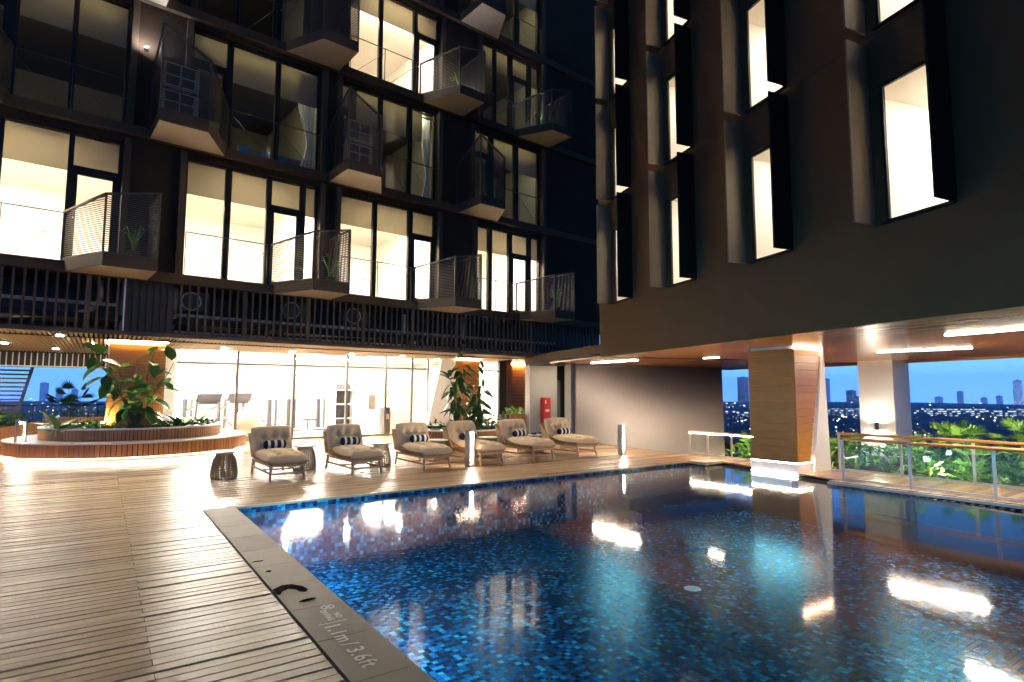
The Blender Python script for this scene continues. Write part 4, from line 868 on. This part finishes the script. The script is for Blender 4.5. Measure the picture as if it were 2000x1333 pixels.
def make_table():
    t = thing('side_table', 'x', 'side table')
    prof = [(.13,.47),(.17,.40),(.205,.26),(.225,.12),(.22,.03),(.215,0)]
    for z0, z1 in ((0,.03),): MB().lathe([(.20,0),(.222,0),(.226,.03),(.20,.03)], 24).build('base_ring', K['weave'], t)
    m = MB(); n = 30
    def rad(z): 
        for (r0, z0), (r1, z1) in zip(prof, prof[1:]):
            if z1 <= z <= z0: return r1+(r0-r1)*(z-z1)/(z0-z1)
        return prof[0][0]
    for k in range(n):
        a = k*2*math.pi/n
        for z0, z1 in zip([.03,.12,.2,.28,.36,.42],[.12,.2,.28,.36,.42,.47]): m.bar((rad(z0)*math.cos(a),rad(z0)*math.sin(a),z0),(rad(z1)*math.cos(a),rad(z1)*math.sin(a),z1),.020 if k % 2 else .015,.008)
    for z in [.06+.04*q for q in range(11)]:
        for k in range(24): a0, a1 = k*math.pi/12, (k+1)*math.pi/12; r_ = rad(z)+.004*(1 if k % 2 else -1); m.bar((r_*math.cos(a0),r_*math.sin(a0),z),(r_*math.cos(a1),r_*math.sin(a1),z),.008,.012)
    m.build('woven_body', K['weave'], t)
    MB().lathe([(0,.472),(.225,.472),(.235,.48),(.235,.492),(.225,.50),(0,.50)], 36).build('table_top', K['marble'], t)
    return t
tp = make_table()
TB = [(1.93,12.02,'woven drum table with pale top before the first lounger'),(3.50,12.45,'woven drum table between the first and second loungers'),(5.02,12.15,'woven drum table between the second and third loungers'),(6.48,12.25,'woven drum table between the third and fourth loungers'),(7.88,12.3,'woven drum table between the fourth and fifth loungers'),(9.33,12.35,'woven drum table between the fifth and sixth loungers')]
for i, (x, y, lb) in enumerate(TB): o = tp if i == 0 else copy_tree(tp); o.location = (x, y, 0); o.rotation_euler = (0,0,i*.7); o['label'] = lb; o['group'] = 'woven side tables among the loungers'
t = thing('ashtray', 'small black tray on the table before the sixth lounger', 'tray', (9.33,12.35,.50)); MB().lathe([(0,0),(.07,0),(.08,.04),(.07,.04),(.06,.012),(0,.012)], 18).build('dish', K['gymdark'], t); MB().lathe([(.058,.014),(.066,.014),(.066,.03),(.058,.03)], 18).build('inner_ring', K['gymdark'], t)
def bollard(x, y, z, h, label, rz=0, s=1.):
    t = thing('bollard_light', label, 'bollard', (x, y, z), rz, 'bollard lights'); w_ = .085*s; d_ = .06*s
    for sx_ in (-1, 1): MB().box(sx_*w_-.018, sx_*w_+.018, -d_, d_, 0, h).build('side_post', K['bollard'], t)
    MB().box(-w_-.018, w_+.018, -d_, d_, h, h+.03).build('cap', K['bollard'], t); MB().box(-w_+.018, w_-.018, -d_, d_, 0, .04).build('foot', K['bollard'], t)
    MB().box(w_-.030, w_-.0185, -d_*.35, d_*.35, .14*h, .93*h).build('light_panel', K['L_bol'], t); MB().box(-.03, .03, -d_*.6, d_*.6, h-.03, h-.002).build('lamp', K['L_bol'], t)
K['bollard'] = mat('bollard_grey', (.33,.30,.27), .45, metal=.3)
bollard(6.57, 10.97, 0, .74, 'slim bollard light in front of the fourth lounger', R(20)); bollard(11.13, 10.94, 0, .74, 'slim bollard light on the deck before the taupe wall', R(20)); bollard(-1.45, 17.35, .43, .46, 'short bollard light on the round bench', R(10))

# ------------------------------------------------------------------ court on the far side of the planter
hp = thing('hedge_planter', 'long teak slatted planter with a bright hedge', 'planter', (-2.55, 19.4, 0), R(0))
MB().prism([(-2.4,0),(-.02,0),(.9,7.4),(-2.4,7.4)], 0, .50).build('planter_core', K['joist'], hp)
for k_ in range(75): f_ = k_/75; MB().box(-.02+.92*f_, .01+.92*f_, 7.4*f_, 7.4*f_+.09, .04, .55).build('slat', K['teak'], hp)
cover('foliage', 'bright hedge in the long slatted planter', [(-2.9+.9*q/40+rnd.uniform(-1.6,.15), 19.6+7*q/40, .5, .35, 34) for q in range(40)], 31, 'leaf2', .16, .08, (0,.35))
cp_ = thing('cross_planter', 'teak slatted planter across the far side of the court', 'planter', (-1.6, 26.9, 0)); MB().box(0, 3.4, .03, .7, 0, .6).build('planter_core', K['joist'], cp_)
for k_ in range(33): MB().box(k_*.103, k_*.103+.09, 0, .028, .03, .64).build('slat', K['teak'], cp_)
cover('foliage', 'hedge in the far cross planter', [(-1.4+.2*q, 27.2, .6, .25, 22) for q in range(16)], 32, 'leaf2', .18, .09, (0,.25))
fs_ = thing('bar_screen', 'pale screen of upright bars across the far side of the court', 'screen', (-8, 24.7, 2.42))
for k_ in range(62): MB().box(k_*.155, k_*.155+.03, -.02, .02, 0, .42).build('bar', K['white'], fs_)
MB().box(-.1, 9.6, -.03, .03, -.04, 0).build('bottom_rail', K['white'], fs_); MB().box(-.1, 9.6, .3, .34, -.04, .5).build('back_panel', K['corr'], fs_)
for q, (x, tl) in enumerate(((-5.6, .0), (-3.9, -.5))):
    t = thing('louvre_frame', ['dark louvred frame at the edge of the court','teak louvred frame leaning beside the court opening'][q], 'frame', (x, 27.5, 0)); m_ = K['gymgrey'] if q == 0 else K['teak']
    for s_ in (0, 1.3): MB().bar((s_,0,0),(s_-tl*(1 if s_ else .3),0,2.45),.10,.10).build('upright', K['gymgrey'], t)
    for k_ in range(13): zz = .5+k_*.15; MB().box(.05-tl*.3*zz/2.45, 1.25-tl*zz/2.45, -.03, .03, zz, zz+.06).build('slat', m_, t)
    MB().box(-.05-tl*.3, 1.35-tl, -.06, .06, 2.45, 2.55).build('top_beam', K['gymgrey'], t)
br = thing('balustrade', 'thin dark balustrade at the far edge of the court', 'railing', (-4, 30, 0))
MB().box(0, 8, -.02, .02, 1.0, 1.04).build('handrail', K['gymdark'], br)
for k_ in range(27): MB().box(k_*.3, k_*.3+.02, -.01, .01, 0, 1.0).build('post', K['gymdark'], br)
struct(MB().box(-14, 18.5, 24, 31, -.3, -.002).build('terrace', K['greywall']))
struct(MB().box(-14, 1.6, 27.6, 31, 2.95, 3.2).build('far_soffit', K['greywall']))
fan_palm((-.9, 29.4, 0), 1.9, 16, 'dark palm silhouette against the sky across the court', 71, 'leaf')
tag(MB().box(14.2, 22, 26.3, 26.5, 0, 1.0).build('parapet', K['greywall']), 'low wall behind the gym corner', 'wall')

# ------------------------------------------------------------------ city below the terrace
GZ = -35
tm_ = mat('dark_land', (.03,.06,.09), .95, var=.8, scale=.02, bump=0)
n = 72; vs = [(0,0,GZ)]; fs = []
rings = [120, 300, 600, 1000, 1500, 2150]
for r_ in rings:
    for k in range(n): a = k*2*math.pi/n; vs.append((r_*math.cos(a), r_*math.sin(a), GZ+(rnd.uniform(-1,3) if r_ > 700 else 0)+(6 if r_ > 2000 else 0)))
for k in range(n): fs.append((0, 1+k, 1+(k+1)%n))
for q in range(len(rings)-1):
    for k in range(n): a = 1+q*n+k; b = 1+q*n+(k+1)%n; fs.append((a, a+n, b+n, b))
struct(MB().add(vs, fs).build('terrain', tm_))
def lit_wall(name, base, wcol, sx_, sz_, frac, es):
    m = bpy.data.materials.new(name); m.use_nodes = True; t = m.node_tree; b = t.nodes['Principled BSDF']; b.inputs['Base Color'].default_value = (*base, 1); b.inputs['Roughness'].default_value = .8
    tcn = t.nodes.new('ShaderNodeTexCoord'); mp = t.nodes.new('ShaderNodeMapping'); mp.inputs['Scale'].default_value = (1/sx_, 1/sx_, 1/sz_); t.links.new(tcn.outputs['Object'], mp.inputs[0])
    fl = t.nodes.new('ShaderNodeVectorMath'); fl.operation = 'FLOOR'; t.links.new(mp.outputs[0], fl.inputs[0]); wn = t.nodes.new('ShaderNodeTexWhiteNoise'); t.links.new(fl.outputs[0], wn.inputs[0])
    fc = t.nodes.new('ShaderNodeVectorMath'); fc.operation = 'FRACTION'; t.links.new(mp.outputs[0], fc.inputs[0]); sp = t.nodes.new('ShaderNodeSeparateXYZ'); t.links.new(fc.outputs[0], sp.inputs[0])
    lt = t.nodes.new('ShaderNodeMath'); lt.operation = 'LESS_THAN'; lt.inputs[1].default_value = frac; t.links.new(wn.outputs[0], lt.inputs[0])
    g = t.nodes.new('ShaderNodeMath'); g.operation = 'LESS_THAN'; g.inputs[1].default_value = .55; t.links.new(sp.outputs['Z'], g.inputs[0])
    mu = t.nodes.new('ShaderNodeMath'); mu.operation = 'MULTIPLY'; t.links.new(lt.outputs[0], mu.inputs[0]); t.links.new(g.outputs[0], mu.inputs[1]); m2 = t.nodes.new('ShaderNodeMath'); m2.operation = 'MULTIPLY'; m2.inputs[1].default_value = es; t.links.new(mu.outputs[0], m2.inputs[0])
    b.inputs['Emission Color'].default_value = (*wcol, 1); t.links.new(m2.outputs[0], b.inputs['Emission Strength']); return m
K['city'] = lit_wall('city_block_wall', (.10,.14,.2), (.75,.92,1), 3.2, 3.0, .42, .24); K['tower'] = lit_wall('tower_wall', (.14,.2,.28), (1,.85,.7), 3, 3.2, .25, .07); K['roofc'] = mat('city_roof', (.08,.09,.11), .9)
def pol(px, D):                                        # bearing of a picture column, D metres out
    a = math.atan((px-1000)/1142.7)+R(34.946); return D*math.sin(a)/math.cos(a-R(34.946)), D*math.cos(a)/math.cos(a-R(34.946)), a
def block(px, D, w_, h_, label, m='city', name='apartment_block', roof=True, group='city blocks below the terrace'):
    x, y, a = pol(px, D); t = thing(name, label, 'building', (x, y, GZ), -a, group)
    MB().box(-w_/2, w_/2, 0, 14, 0, h_).build('wall', K[m], t); MB().box(-w_/2-.4, w_/2+.4, -.4, 14.4, h_, h_+1).build('roof', K['roofc'], t)
    if roof: MB().box(-w_*.15, w_*.15, 4, 9, h_+1, h_+3.5).build('roof_house', K['roofc'], t)
ORD = ['first','second','third','fourth','fifth','sixth','seventh','eighth','ninth','tenth','eleventh']
q = 0
for px in range(1795, 2010, 27): block(px, 880+rnd.uniform(-15,15), 19, rnd.choice([12,14,15]), ORD[q]+' white-lit apartment block in the row right of the white column'); q += 1
for q, px in enumerate((1622, 1648, 1668)): block(px, 900, 17, 13, ORD[q]+' small lit block between the white fin and the white column')
for q, px in enumerate((1424, 1446, 1464)): block(px, 780+rnd.uniform(-60,60), 13, 11, ORD[q]+' small lit block between the taupe wall and the timber column')
block(1450, 1900, 34, 86, 'pale blue tower far behind the timber column', 'tower', 'tower_block'); block(1613, 2000, 20, 84, 'narrow dark tower beside the white fin', 'tower', 'tower_block')
x, y, a = pol(1985, 1950); block(1985, 1950, 25, 80, 'lit tower frame near the right frame edge', 'city', 'tower_block')
for q, (px, h) in enumerate(((1510,38),(1678,26),(1660,44),(1830,24),(1872,42),(1918,22),(1948,28),(90,60),(120,45),(150,40),(992,40))): block(px, 1850, rnd.uniform(16,34), h, ['hazy skyline block hidden behind the timber column','hazy skyline block at the left edge of the white column','tallest hazy skyline block left of the white column','first hazy skyline block right of the white column','tallest hazy skyline block right of the white column','third hazy skyline block right of the white column','fourth hazy skyline block right of the white column','tall hazy block seen across the planter court','middle hazy block seen across the planter court','hazy block seen beside the planter column','hazy block seen through the gap by the gym corner'][q], 'tower')
mb = MB(); rr = random.Random(77)
for k in range(460):
    px = rr.choice([rr.uniform(1410,1480), rr.uniform(1600,2010), rr.uniform(1600,2010), rr.uniform(60,200)]); D = 1/rr.uniform(1/2100, 1/420); x, y, a = pol(px, D); s_ = D*rr.choice([.0003,.0003,.0004,.0006,.0010]); z = GZ+rr.uniform(2,9)
    mb.box(x-s_, x+s_, y-s_, y+s_, z, z+s_*2, rr.choice([0,0,0,1]))
tag(mb.build('city_lights', [emitter('street_lamp_white', (.8,.93,1), .5), emitter('street_lamp_orange', (1,.6,.3), .4)]), 'street lamps scattered over the city', 'lights', kind='stuff')
mb = MB(); rr = random.Random(78)
for k in range(900):
    px = rr.choice([rr.uniform(1400,1490), rr.uniform(1590,2030)]); D = rr.uniform(330, 1500); x, y, a = pol(px, D); h = rr.uniform(5,10); r_ = rr.uniform(4,8)
    mb.lathe([(r_*.6,GZ),(r_,GZ+h*.45),(r_*.6,GZ+h*.85),(0,GZ+h)], 6, x, y)
tag(mb.build('treeline', mat('far_trees', (.015,.03,.03), .95, var=.5, scale=.3)), 'dark masses of far trees below the terrace', 'trees', kind='stuff')

# dusk haze over the city
hz = MB().box(-2300, 2300, -2300, 2300, GZ-2, 60)
vm = bpy.data.materials.new('dusk_haze'); vm.use_nodes = True; t = vm.node_tree; t.nodes.remove(t.nodes['Principled BSDF']); pv = t.nodes.new('ShaderNodeVolumePrincipled')
pv.inputs['Color'].default_value = (.40,.70,1,1); pv.inputs['Density'].default_value = .00042; pv.inputs['Anisotropy'].default_value = .72
t.links.new(pv.outputs[0], t.nodes['Material Output'].inputs['Volume'])
tag(hz.build('haze', vm), 'blue dusk haze hanging over the city', 'haze', kind='stuff')
